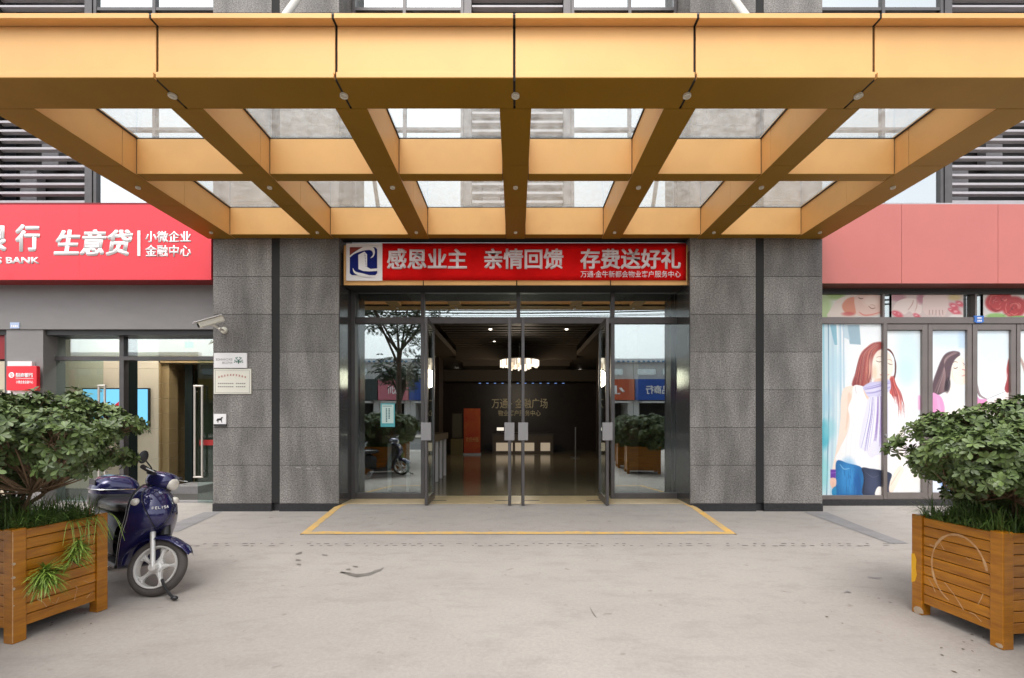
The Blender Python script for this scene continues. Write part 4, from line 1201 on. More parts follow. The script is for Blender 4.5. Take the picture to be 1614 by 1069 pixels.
# ================================================================ printed window films
class Canvas:
    """picture painted in numbers; coordinates in source units (x right, y down)"""
    def __init__(s, x0, x1, y0, y1, step):
        s.x0, s.y0, s.st = x0, y0, step
        s.w = int((x1-x0)/step)+1; s.h = int((y1-y0)/step)+1
        s.X, s.Y = np.meshgrid(x0+np.arange(s.w)*step, y0+np.arange(s.h)*step)
        s.im = np.ones((s.h, s.w, 3))*0.95
    def blend(s, a, col):
        a = np.clip(a, 0, 1)[..., None]; c = np.array([v/255 for v in col])
        s.im = s.im*(1-a) + c*a
    def box(s, x0, x1, y0, y1, col, soft=2, al=1):
        f = lambda d: np.clip(d/soft+.5, 0, 1)
        s.blend(al*f(s.X-x0)*f(x1-s.X)*f(s.Y-y0)*f(y1-s.Y), col)
    def ell(s, cx, cy, rx, ry, col, soft=.15, al=1, rot=0):
        dx, dy = s.X-cx, s.Y-cy; c_, n_ = math.cos(rot), math.sin(rot)
        u, v = (dx*c_+dy*n_)/rx, (-dx*n_+dy*c_)/ry
        r = np.sqrt(u*u+v*v); s.blend(al*np.clip((1-r)/soft+.5, 0, 1), col)
    def poly(s, pts, col, soft=1.5, al=1, curve=True):
        if curve: pts = spl(pts, 5)
        pts = np.array(pts, float); n = len(pts)
        x0, y0 = pts.min(0)-soft*2; x1, y1 = pts.max(0)+soft*2
        i0 = max(0, int((x0-s.x0)/s.st)); i1 = min(s.w, int((x1-s.x0)/s.st)+2)
        j0 = max(0, int((y0-s.y0)/s.st)); j1 = min(s.h, int((y1-s.y0)/s.st)+2)
        if i1 <= i0 or j1 <= j0: return
        X, Y = s.X[j0:j1, i0:i1], s.Y[j0:j1, i0:i1]
        ins = np.zeros(X.shape, bool); dist = np.full(X.shape, 1e9)
        for k in range(n):
            ax, ay = pts[k]; bx, by = pts[(k+1) % n]
            if ay != by:
                cnd = ((ay > Y) != (by > Y)) & (X < (bx-ax)*(Y-ay)/(by-ay)+ax); ins ^= cnd
            dx, dy = bx-ax, by-ay; L2 = dx*dx+dy*dy+1e-9
            t = np.clip(((X-ax)*dx+(Y-ay)*dy)/L2, 0, 1)
            dist = np.minimum(dist, np.hypot(X-ax-t*dx, Y-ay-t*dy))
        sdv = np.where(ins, dist, -dist)
        a = (al*np.clip(sdv/soft+.5, 0, 1))[..., None]; c = np.array([v/255 for v in col])
        s.im[j0:j1, i0:i1] = s.im[j0:j1, i0:i1]*(1-a)+c*a
    def line(s, pts, w, col, soft=1.0, al=1, curve=True):
        if curve and len(pts) > 2:
            P_ = []
            q = [pts[0]]+list(pts)+[pts[-1]]
            for i in range(1, len(q)-2):
                p0, p1, p2, p3 = [np.array(q[i+j], float) for j in (-1, 0, 1, 2)]
                for k in range(5):
                    t = k/5; P_.append(0.5*((2*p1)+(-p0+p2)*t+(2*p0-5*p1+4*p2-p3)*t*t+(-p0+3*p1-3*p2+p3)*t**3))
            P_.append(np.array(pts[-1], float)); pts = P_
        pts = np.array(pts, float)
        x0, y0 = pts.min(0)-w-soft; x1, y1 = pts.max(0)+w+soft
        i0 = max(0, int((x0-s.x0)/s.st)); i1 = min(s.w, int((x1-s.x0)/s.st)+2)
        j0 = max(0, int((y0-s.y0)/s.st)); j1 = min(s.h, int((y1-s.y0)/s.st)+2)
        if i1 <= i0 or j1 <= j0: return
        X, Y = s.X[j0:j1, i0:i1], s.Y[j0:j1, i0:i1]; a = np.zeros(X.shape)
        n = len(pts)-1
        for k in range(n):
            ax, ay = pts[k]; bx, by = pts[k+1]; dx, dy = bx-ax, by-ay
            t = np.clip(((X-ax)*dx+(Y-ay)*dy)/(dx*dx+dy*dy+1e-9), 0, 1)
            ww = w*(0.45+0.55*math.sin(PI*min(1, max(0, (k+.5)/n))))
            a = np.maximum(a, np.clip((ww/2-np.hypot(X-ax-t*dx, Y-ay-t*dy))/soft+.5, 0, 1))
        a = (a*al)[..., None]; c = np.array([v/255 for v in col])
        s.im[j0:j1, i0:i1] = s.im[j0:j1, i0:i1]*(1-a)+c*a
    def sheet(s, name, x0, x1, y0, y1, to_world, mat, parent, thick=.003):
        i0 = max(0, int(round((x0-s.x0)/s.st))); i1 = min(s.w-1, int(round((x1-s.x0)/s.st)))
        j0 = max(0, int(round((y0-s.y0)/s.st))); j1 = min(s.h-1, int(round((y1-s.y0)/s.st)))
        sub = s.im[j0:j1+1, i0:i1+1]; h, w = sub.shape[:2]
        xs = np.linspace(x0, x1, w); ys = np.linspace(y0, y1, h)
        V = [to_world(a, b) for b in ys for a in xs]
        Fc = [(j*w+i, (j+1)*w+i, (j+1)*w+i+1, j*w+i+1) for j in range(h-1) for i in range(w-1)]
        me = bpy.data.meshes.new(name); me.from_pydata(V, [], Fc)
        ca = me.color_attributes.new('print', 'FLOAT_COLOR', 'POINT')
        srgb = np.clip(sub.reshape(-1, 3), 0, 1); linr = np.where(srgb <= .04045, srgb/12.92, ((srgb+.055)/1.055)**2.4)*0.92
        buf = np.ones((h*w, 4)); buf[:, :3] = linr; ca.data.foreach_set('color', buf.ravel())
        o = link(name, me, mat, parent); m_ = o.modifiers.new('solid', 'SOLIDIFY'); m_.thickness = thick; m_.offset = -1
        return o
m, nt, out = newmat('printed_film')
b_ = nt.nodes.new('ShaderNodeBsdfPrincipled'); b_.inputs['Roughness'].default_value = .35
at = nt.nodes.new('ShaderNodeAttribute'); at.attribute_name = 'print'
nt.links.new(at.outputs['Color'], b_.inputs['Base Color']); nt.links.new(b_.outputs[0], out.inputs[0])
M['print'] = m

# big films behind the shop glass, painted in coordinates (u, v)
K = 3.0556
c = Canvas(15, 990+260, 180, 1015, 1.9)
c.im[:] = (.955,.975,.985)
rs = random.Random(8)
c.box(20, 110, 180, 1010, (205,232,240), 30, .8)
for (a_, w_, cl, al) in ((30,10,(120,200,220),.6),(54,5,(60,110,150),.75),(75,14,(190,215,230),.7),(112,9,(170,205,225),.8),(128,5,(120,165,200),.6),(98,6,(255,255,255),.8)):
    c.line([(a_,185),(a_+3,600),(a_-8,1010)], w_, cl, 3, al, False)
c.poly([(62,188),(92,188),(98,285),(84,285)], (130,185,205), 2, .8, False)
c.poly([(146,188),(205,188),(212,284),(158,280)], (150,180,195), 2, .9, False)
c.poly([(118,188),(146,188),(160,262),(132,250)], (190,215,228), 3, .8, False)
c.ell(36, 720, 22, 70, (60,180,200), .6, .75); c.ell(60, 690, 30, 50, (150,215,225), .8, .6); c.ell(35, 900, 20, 90, (130,215,215), .8, .6)
c.ell(90, 400, 40, 90, (190,225,240), .9, .6); c.ell(40, 560, 30, 60, (170,215,235), .8, .6)
# second panel and later backgrounds
c.ell(440, 330, 60, 140, (215,238,245), .9, .9); c.ell(430, 420, 40, 60, (200,235,240), .9, .6)
c.ell(640, 250, 110, 60, (215,235,250), .9, .8); c.box(682, 716, 222, 300, (200,225,250), 12, .8)
c.ell(850, 300, 90, 120, (222,240,250), .9, .8); c.ell(800, 470, 40, 60, (235,250,250), .8, .8)
c.ell(1100, 480, 120, 200, (205,235,215), .9, .8); c.ell(450, 780, 60, 90, (250,235,240), .9, .7)
c.box(488, 502, 530, 600, (250,150,215), 10, .6)
# --- first woman
SK, SKS = (251,232,216), (238,202,180)
hr = [(170,484),(186,420),(205,360),(228,312),(262,280),(300,270),(318,276),(316,300),(292,318),(276,350),(270,400),(262,440),(250,470),(228,492)]
c.poly(hr, (160,78,74), 7)
c.poly([(176,484),(196,420),(216,350),(240,310),(232,380),(214,450),(200,486)], (112,44,58), 14, .8)
c.poly([(240,330),(268,292),(300,284),(284,312),(266,350),(262,400),(248,440),(236,420)], (205,120,98), 12, .75)
for i in range(120):
    t = rs.random(); x = 176+t*84
    c.line([(304-(1-t)*26,274+t*14),(244-30*(1-t)+t*26,325+rs.uniform(-6,6)),(x+10+rs.uniform(-4,4),412),(x+rs.uniform(-5,5),488-t*16)], rs.uniform(1.2,3.4), rs.choice([(222,140,120),(110,36,50),(186,92,86),(246,205,180),(140,52,60),(228,158,134),(96,34,48)]), 1.8, .5)
# narrow dark edge round the second face, then a thin frayed lock
for i in range(30):
    j = rs.uniform(-5,5); c.line([(330,304+j*.4),(352,312+j),(370,338+j*.6),(379+j*.5,376),(378+j*.6,420),(370+j,452)], rs.uniform(1.5,3.5), rs.choice([(96,46,44),(130,66,58),(160,90,76),(70,34,36)]), 1.6, .6)
for i in range(90):
    t = rs.random(); e = rs.uniform(560,640) if t > .55 else rs.uniform(520,580)
    c.line([(352+t*20,440+rs.uniform(-6,6)),(350+t*34,480),(352+t*58,530),(352+t*74+rs.uniform(-7,7),e)], rs.uniform(1.4,3.6), rs.choice([(214,98,92),(150,50,56),(196,74,72),(242,150,132),(235,120,108),(128,40,48)]), 2, .5)
c.poly([(268,372),(278,335),(300,312),(334,314),(356,338),(366,374),(366,410),(352,446),(330,466),(300,468),(280,445),(270,410)], SK, 6)
c.ell(308, 395, 42, 58, (255,246,234), .9, .95); c.ell(278, 420, 14, 36, (245,200,170), .9, .6)
c.line([(288,346),(302,341),(318,344)], 3.4, (150,110,95), 2.5, .6); c.line([(340,356),(352,356),(363,364)], 3, (150,110,95), 2.5, .6)
c.line([(286,362),(300,367),(316,364)], 3.2, (95,70,62), 2.2, .85); c.line([(342,374),(353,379),(364,380)], 3.2, (95,70,62), 2.2, .85)
c.line([(328,372),(332,396),(324,405)], 3, (225,175,150), 2, .9); c.line([(306,428),(324,436),(348,428)], 5.4, (226,130,125), 3, .85)
c.line([(308,432),(324,434),(346,430)], 1.6, (255,250,245), 1, .9)
c.poly([(285,450),(345,455),(350,500),(300,520),(262,500)], SKS, 4, .8)
# arm
c.poly([(125,502),(150,486),(178,490),(172,560),(160,620),(156,690),(128,750),(104,810),(94,870),(92,930),(88,970),(72,978),(66,950),(74,880),(90,800),(104,720),(112,640),(114,560)], SK, 3)
c.poly([(150,520),(166,530),(158,600),(150,660),(138,700),(146,600)], SKS, 6, .6); c.line([(96,850),(120,770),(152,700)], 4, (225,170,140), 3, .6)
# top
c.poly([(176,484),(212,482),(238,500),(262,560),(320,560),(352,520),(384,590),(396,680),(400,760),(372,900),(312,890),(214,876),(94,846),(108,790),(150,700),(158,640),(150,590),(168,540)], (252,250,250), 3)
for i in range(10):
    x = 130+i*22; c.line([(x+30,640),(x+14,740),(x+6,850)], 5, (232,232,240), 6, .45)
c.line([(184,486),(190,520)], 3, (200,190,195), 1.5, .7, False)
c.poly([(224,500),(250,520),(252,555),(238,540)], (240,205,180), 3, .9)
# scarf
c.poly([(222,488),(258,466),(300,462),(345,452),(356,470),(352,505),(312,532),(268,548),(242,528),(230,508)], (206,202,236), 4)
for i in range(16):
    t = i/15; c.line([(228+t*14,490+t*40),(280,478+t*52),(352,458+t*46)], 3, rs.choice([(150,140,205),(225,220,248),(120,110,185),(240,236,252)]), 2, .7)
c.poly([(250,540),(300,532),(330,520),(344,560),(350,660),(342,740),(344,830),(300,815),(262,832),(236,800),(204,775),(214,690),(232,610)], (232,230,248), 5, .9)
for i in range(34):
    t = i/33; c.line([(256+t*74,540-t*10),(248+t*86,620),(226+t*112,720),(210+t*132,775+25*math.sin(t*9))], 2.6, rs.choice([(120,112,190),(176,168,222),(110,84,176),(240,238,252),(250,250,255),(160,110,190),(250,250,255)]), 1.4, .7)
# jeans
c.poly([(95,846),(150,858),(214,878),(226,930),(222,1012),(92,1012),(90,930)], (34,108,168), 3)
c.ell(150, 930, 40, 80, (60,150,215), .9, .8); c.ell(195, 960, 18, 70, (20,80,150), .8, .6); c.line([(110,862),(130,885),(160,882)], 4, (150,200,230), 2, .8)
c.poly([(216,880),(262,884),(312,892),(360,910),(352,950),(344,1012),(224,1012),(228,930)], (50,58,82), 3)
c.ell(270, 960, 30, 60, (72,82,112), .9, .7); c.line([(235,900),(270,925),(300,915)], 3, (120,120,140), 2, .5); c.line([(222,885),(228,940),(224,1010)], 5, (25,30,45), 2, .8)
c.poly([(286,985),(300,970),(318,980),(314,1012),(282,1012)], (255,250,245), 2)
c.box(64, 90, 888, 930, (110,60,165), 3, 1); c.line([(66,905),(90,903)], 3, (170,120,215), 1.5, .8, False)
c.poly([(66,930),(90,932),(92,960),(82,982),(70,975),(62,955)], (245,200,180), 2); c.line([(78,950),(76,976)], 2, (215,150,130), 1.5, .6, False); c.poly([(72,985),(90,970),(92,1010),(74,1012)], (40,140,190), 2)
# hand and bag by the second panel
c.poly([(350,960),(372,905),(400,870),(420,890),(400,930),(372,990),(350,1000)], SK, 3); c.line([(356,965),(380,925),(402,890)], 3, (215,160,130), 2, .7)
c.ell(440, 940, 60, 60, (255,240,228), .8, .7); c.box(395, 420, 690, 860, (252,238,226), 12, .6)
# --- dark haired woman (third panel)
c.poly([(553,524),(560,470),(580,410),(600,360),(622,328),(656,315),(688,320),(690,338),(668,356),(652,390),(646,430),(640,470),(636,505),(612,516),(585,528)], (96,76,84), 6)
for i in range(90):
    t = rs.random(); c.line([(684-t*30,322+rs.uniform(-3,3)),(630-t*18,356),(600-t*4+t*32,430),(560+t*66,524-t*14)], 2.6, rs.choice([(50,34,42),(130,104,110),(186,164,164),(80,58,66),(150,110,106)]), 1.5, .5)
c.poly([(652,392),(668,358),(690,338),(705,352),(712,378),(716,410),(716,470),(690,480),(660,470),(646,450)], (255,244,228), 3)
c.poly([(640,450),(665,470),(700,520),(712,600),(712,700),(560,700),(556,620),(600,540),(620,520)], (255,248,240), 4)
c.line([(656,372),(668,366),(680,370)], 3, (120,90,80), 1.5, .9); c.line([(660,396),(670,399),(680,393)], 4, (70,48,46), 1.5, .95)
c.line([(704,372),(712,378),(708,384)], 3, (150,110,120), 1.5, .8); c.line([(702,404),(714,407)], 3.6, (225,120,140), 1.6, .9, False); c.line([(700,436),(714,432)], 4.5, (235,150,150), 2, .8, False)
c.line([(652,402),(656,440),(668,462)], 3, (240,215,190), 3, .8)
c.ell(632, 480, 13, 36, (46,36,44), .5, .9, .1); c.line([(630,450),(640,480),(632,512)], 3, (130,110,120), 2, .7)
c.poly([(553,530),(585,526),(606,545),(618,590),(612,640),(590,672),(553,690)], (240,165,210), 4)
for i in range(8): c.line([(558+i*6,540),(560+i*7,600),(556+i*7,660)], 3, rs.choice([(225,120,190),(250,200,230),(235,150,205)]), 2.5, .6)
c.line([(620,520),(622,580),(614,650)], 3, (250,230,225), 3, .8)
c.poly([(553,900),(640,880),(712,930),(712,1000),(553,1000)], (225,235,250), 6, .8); c.ell(640, 950, 40, 40, (60,110,200), .6, .8); c.ell(620, 850, 40, 30, (230,110,190), .8, .8)
for i in range(60):   # denim grain and folds
    x = rs.uniform(98,220); y = rs.uniform(860,1000); c.line([(x,y),(x+rs.uniform(-3,3),y+rs.uniform(14,40))], rs.uniform(1,3), rs.choice([(20,80,140),(90,165,215),(40,120,185),(16,60,115)]), 2, .35, False)
# --- fourth panel
c.line([(770,440),(776,490),(790,530),(822,548)], 11, (150,130,135), 3, .9); c.line([(766,450),(773,500),(786,535)], 4, (95,80,88), 2, .9)
c.poly([(766,540),(790,548),(822,552),(818,600),(800,690),(766,700)], (238,150,200), 4); c.line([(822,548),(870,528),(918,508)], 3, (150,150,155), 1.8, .9)
c.poly([(822,560),(870,540),(930,520),(930,700),(800,700)], (253,240,238), 4)
c.poly([(932,350),(918,400),(922,440),(908,500),(932,505)], (170,80,85), 4); c.line([(926,360),(918,420),(924,470)], 3, (225,130,125), 2, .7)
c.line([(974,330),(1010,420),(1030,560)], 16, (150,100,90), 6, .6); c.ell(1080, 620, 60, 60, (250,220,200), .7, .8)
c.im = np.clip(c.im + np.random.RandomState(1).normal(0, .008, c.im.shape), 0, 1)
tw_ = lambda u_, v_: (PX(1290+u_/K, DS), DS+.036, PZ(450+v_/K, DS))
film = [('woman with long red hair, lavender scarf, white top and blue jeans', 21.5, 311), ('half of a smiling face with red hair in the narrow second pane', 331, 500),
        ('dark haired woman in pink in the third pane from the pillar', 550, 717), ('pale film with grey hair strand and pink shoulder above the shrub', 765, 928), ('pale green film at the right edge of the photo', 973, 1130), ('blank pale film past the right edge', 1180, 1240)]
for k, (lb, a_, b2) in enumerate(film):
    y0_, y1_ = (184, 1012) if k == 0 else (216, 998)
    if k == 5: continue
    o = c.sheet('window_film', a_, b2, y0_, y1_, tw_, M['print'], None)
    tag(o, 'window film print: '+lb if k < 3 else lb, 'poster', 'printed films in the right shop windows')
# --- small prints in the transom, painted in coordinates (u, v) of 5x zoom
K2 = 4.981
c = Canvas(30, 2100, 60, 262, 3.0)
c.im[:] = (.93,.92,.90)
c.ell(60, 170, 60, 110, (190,215,150), .8, .9); c.ell(150, 80, 70, 30, (170,200,120), .8, .9)
c.poly([(95,250),(110,180),(160,110),(230,80),(310,70),(330,150),(310,250)], (240,225,212), 5)
c.poly([(200,150),(240,100),(300,90),(318,160),(310,210),(260,225),(215,200)], (228,150,122), 12); c.ell(250, 220, 50, 16, (215,100,95), .7, .8)
c.poly([(310,75),(470,68),(508,110),(508,215),(420,240),(330,235),(305,180)], (240,205,190), 5); c.ell(430, 120, 60, 40, (252,228,215), .8, .8)
c.line([(330,90),(345,100),(365,98)], 7, (110,70,62), 3, .9); c.line([(408,158),(435,178),(462,172)], 6, (130,85,70), 3, .9); c.line([(420,150),(440,148),(462,160)], 4, (180,130,110), 3, .7)
c.line([(335,205),(370,228),(430,226),(505,205)], 9, (225,110,100), 6, .8)
c.box(592, 1158, 60, 262, (225,205,200), 2, 1)
c.ell(640, 90, 60, 30, (200,140,150), .6, .8); c.poly([(600,180),(640,120),(720,95),(800,110),(830,160),(822,215),(770,225),(730,200),(690,225),(610,215)], (246,228,220), 6)
c.line([(720,190),(750,150),(765,112)], 7, (200,150,135), 4, .8); c.line([(775,200),(790,160),(792,120)], 6, (205,155,140), 4, .8); c.ell(820, 100, 30, 40, (190,120,135), .7, .8)
c.poly([(850,80),(960,68),(1030,80),(1040,160),(1010,235),(985,240),(975,215),(955,238),(935,215),(915,238),(900,210),(880,230),(842,200),(838,130)], (238,214,206), 6)
for k in range(5): c.line([(890+k*26,190),(888+k*27,225)], 5, (170,120,118), 3, .8, False)
for (x, y, r) in ((640,225,44),(790,235,30),(1085,160,40),(1130,140,36),(1100,205,44),(620,215,26),(1060,190,24)):
    c.ell(x, y, r, r*.55, (228,96,110), .7, .95, .5); c.ell(x-5, y-4, r*.4, r*.2, (250,190,195), .8, .9)
c.ell(1090, 90, 50, 24, (225,200,120), .7, .7); c.ell(1110, 240, 60, 18, (252,246,240), .6, .9)
c.box(1316, 2100, 60, 262, (235,228,222), 3, 1)
def rose(x, y, r, seed):
    q = random.Random(seed); c.ell(x, y, r*1.15, r, (200,60,62), .25, 1)
    for i in range(22):
        a = q.uniform(0, 6.28); d = q.uniform(.1,.85)*r; c.line([(x+d*math.cos(a),y+d*math.sin(a)),(x+d*1.1*math.cos(a+.5),y+d*1.1*math.sin(a+.5)),(x+d*math.cos(a+1.1),y+d*math.sin(a+1.1))], q.uniform(4,10), q.choice([(150,30,38),(225,110,105),(180,50,52),(235,140,130)]), 4, .7)
rose(1420, 130, 76, 1); rose(1560, 165, 84, 2); rose(1720, 140, 80, 3); rose(1480, 90, 50, 4); rose(1860, 170, 70, 5)
c.ell(1420, 240, 80, 26, (160,205,120), .4, 1); c.ell(1600, 250, 90, 16, (150,195,110), .4, 1); c.ell(1790, 245, 60, 20, (160,205,120), .4, 1); c.line([(1470,235),(1520,205),(1560,150)], 3, (70,60,60), 2, .7)
tw2 = lambda u_, v_: (PX(1290+u_/K2, DS), DS+.045, PZ(450+v_/K2, DS))
for lb, a_, b2 in (('narrow transom print of a resting face, nearest the pillar', 34, 502), ('narrow transom print of hands and feet with pink flowers', 592, 1158), ('narrow transom print of red roses above the right doors', 1316, 2040)):
    o = c.sheet('transom_print', a_, b2, 68, 248, tw2, M['print'], None)
    tag(o, lb, 'poster', 'printed strips above the right shop windows')
# ================================================================ wooden planters
M['wood'] = pm('varnished_wood', (0.52,0.205,0.008), 0.34, col2=(0.27,0.088,0.004), vscale=3.5, stretch=(1.0,1.0,7.0), bump=0.22, bscale=16, coat=.12, detail=9, island=.09)
M['wood_worn'] = pm('bare_wood', (0.55,0.42,0.28), 0.8, col2=(0.40,0.33,0.27), vscale=30)
M['scratch'] = pm('scratch_mark', (0.62,0.40,0.22), 0.8, col2=(0.45,0.22,0.08), vscale=22)
M['soil'] = pm('soil', (0.04,0.03,0.02), 0.95, bump=.6, bscale=30)
PH = .715
def planter(label, corner, yaw, W, Dp, side, marks=0, group='wooden planters'):
    """origin at the street-side corner nearest the picture centre; side +1: box extends to +x, -1 to -x; depth goes to +y"""
    t = thing('wooden_planter', label, 'planter', (corner[0], corner[1], 0), yaw, group)
    w = .075
    X = lambda v: v*side
    for (a, c) in ((0,0),(W-w,0),(0,Dp-w),(W-w,Dp-w)):
        MB().prism([(X(a),c),(X(a+w),c),(X(a+w),c+w),(X(a),c+w)], 0.0, PH, 'z').build('post', M['wood'], t, local=True, bevel=.006)
    zs = [.085+.0695*i for i in range(10)]
    rr = random.Random(int(abs(corner[0]*100)))
    def board(p0, p1, n, name='board_panel'):
        b = MB()
        for i in range(9):
            z0, z1 = zs[i]+.0035, min(zs[i+1]-.0005, PH-.012)
            j = rr.uniform(-.0012,.0012)
            # lower edge of the bottom board is chewed and uneven
            if n[0]:
                b.box(p0[0], p1[0]+n[0]*j, p0[1], p1[1], z0, z1)
            else:
                b.box(p0[0], p1[0], p0[1], p1[1]+n[1]*j, z0, z1)
        return b.build(name, M['wood'], t, local=True, bevel=.0045)
    board((X(.013),w), (X(.033),Dp-w), (side,0)); board((X(W-.033),w), (X(W-.013),Dp-w), (side,0))
    board((X(w),.013), (X(W-w),.033), (0,1)); board((X(w),Dp-.033), (X(W-w),Dp-.013), (0,1))
    b = MB(); b.box(X(.036), X(W-.036), .036, Dp-.036, .10, PH-.06); b.build('soil', M['soil'], t, local=True)
    b = MB(); b.box(X(.0331), X(.0358), .05, Dp-.05, .09, PH-.03); b.box(X(w), X(W-w), .0331, .0358, .09, PH-.03)
    b.build('liner', M['dark'], t, local=True)
    return t
def stroke_on(t, pts, w, side, mat, name, xo=.0125):
    """chalk-like scratch on the side facing the picture centre; pts in (depth, height)"""
    b = MB(); rr = random.Random(4)
    x = xo*side; L = []; Rr = []
    for i, (y, z) in enumerate(pts):
        a = pts[max(0,i-1)]; c = pts[min(len(pts)-1,i+1)]
        d = math.hypot(c[0]-a[0], c[1]-a[1])+1e-9; nx, nz = -(c[1]-a[1])/d, (c[0]-a[0])/d
        ww = w*rr.uniform(.45,1.2)
        L.append((x,y+nx*ww,z+nz*ww)); Rr.append((x,y-nx*ww,z-nz*ww))
    b.grid([L, Rr]); o = b.build(name, mat, t, local=True, solid=.001); return o
yawR, yawL = math.atan2(.063,.577), -math.atan2(.110,.547)
CR_, CL_ = (2.959, 2.821), (-3.131, 2.893)
plR = planter('brown slatted wooden planter with a big scratched circle, on the right', CR_, yawR, .86, .583, 1)
plL = planter('brown slatted wooden planter with fronds growing out of its side, on the left', CL_, yawL, .86, .565, -1)
# scratched circle on the right planter
cx_, cz_ = .27, .40
pts = [(cx_+.175*math.cos(a), cz_+.235*math.sin(a)) for a in [R(x) for x in range(-70, 175, 7)]]
pts2 = pts[::-1]
stroke_on(plR, pts, .0075, 1, M['scratch'], 'scratched_ring')
for pth in ([(.36,.29),(.30,.235),(.25,.17),(.235,.15)], [(.15,.22),(.13,.27),(.12,.30)], [(.40,.57),(.38,.54),(.36,.51)], [(.22,.50),(.20,.49),(.19,.50)], [(.13,.12),(.17,.15),(.20,.15)], [(.47,.28),(.44,.24),(.42,.20)], [(.44,.51),(.43,.52),(.46,.52)]):
    stroke_on(plR, pth, .0045, 1, M['scratch'], 'scratch')
# worn wood on posts: small chips and a yellow paint smear
def chip(t, x, y, z, s, mat, name, n=9, hz=1.0):
    rr = random.Random(int(z*1000+x*77)); b = MB()
    b.prism([(y+s*math.cos(2*PI*k/n)*rr.uniform(.6,1.1), z+s*hz*math.sin(2*PI*k/n)*rr.uniform(.6,1.1)) for k in range(n)], x-.0012, x+.0012, 'x')
    b.build(name, mat, t, local=True)
M['yellow_smear'] = pm('yellow_smear', (0.80,0.42,0.01), 0.4)
b = MB(); b.prism([(.556,.23),(.5825,.215),(.5825,.425),(.560,.43),(.545,.39),(.550,.33),(.542,.28)], -.0012, .0012, 'x'); b.build('yellow_paint_smear', M['yellow_smear'], plR, local=True)
chip(plR, 0, .535, .03, .038, M['wood_worn'], 'worn_foot', hz=.9)
chip(plR, 0, .02, .02, .022, M['wood_worn'], 'worn_foot', hz=.7)
for z, s in ((.50,.012),(.415,.011),(.345,.009),(.24,.005)): chip(plL, 0, .007, z, s, M['wood_worn'], 'paint_chip')
b = MB(); b.prism([(0.0,.01),(.004,.01),(.005,.25),(.003,.46),(.006,.62),(.004,.70),(0.0,.70)], -.0014, .0012, 'x'); b.build('worn_edge', M['scratch'], plL, local=True)
for pth in ([(.50,.12),(.53,.20),(.555,.24)], [(.43,.13),(.46,.16),(.47,.15)], [(.35,.14),(.37,.22),(.36,.24)], [(.53,.33),(.50,.30),(.49,.32)], [(.54,.42),(.50,.43),(.47,.41)], [(.26,.20),(.24,.16),(.22,.18)], [(.40,.58),(.43,.57),(.46,.60)], [(.55,.55),(.52,.54),(.50,.56)], [(.14,.23),(.17,.20),(.19,.16)], [(.41,.26),(.45,.23),(.49,.24)]):
    stroke_on(plL, pth, .0034, -1, M['scratch'], 'scratch')
# ---- foliage
M['leaf'] = pm('shrub_leaf', (0.125,0.175,0.052), 0.46, col2=(0.062,0.10,0.028), vscale=9, spec=.5, island=.42)
M['bark'] = pm('branch_bark', (0.20,0.13,0.075), 0.8, var=.25, vscale=25)
M['blade'] = pm('grass_blade', (0.10,0.17,0.035), 0.45, col2=(0.045,0.09,0.02), vscale=6, island=.45)
M['frond'] = pm('frond_leaf', (0.30,0.42,0.07), 0.45, col2=(0.16,0.27,0.04), vscale=12, island=.4)
def leaf_at(b, p, d, nrm, L, w, curl):
    s = d.cross(nrm).normalized()
    prof = ((0,.06),(.28,.42),(.62,1.0),(.86,.78),(1.0,.08))
    rowL, rowM, rowR = [], [], []
    for (t, ww) in prof:
        c = p + d*(L*t) - nrm*(curl*L*t*t)
        rowM.append(c); rowL.append(c + s*(w*ww) + nrm*(w*ww*.28)); rowR.append(c - s*(w*ww) + nrm*(w*ww*.28))
    b.grid([rowL, rowM, rowR])
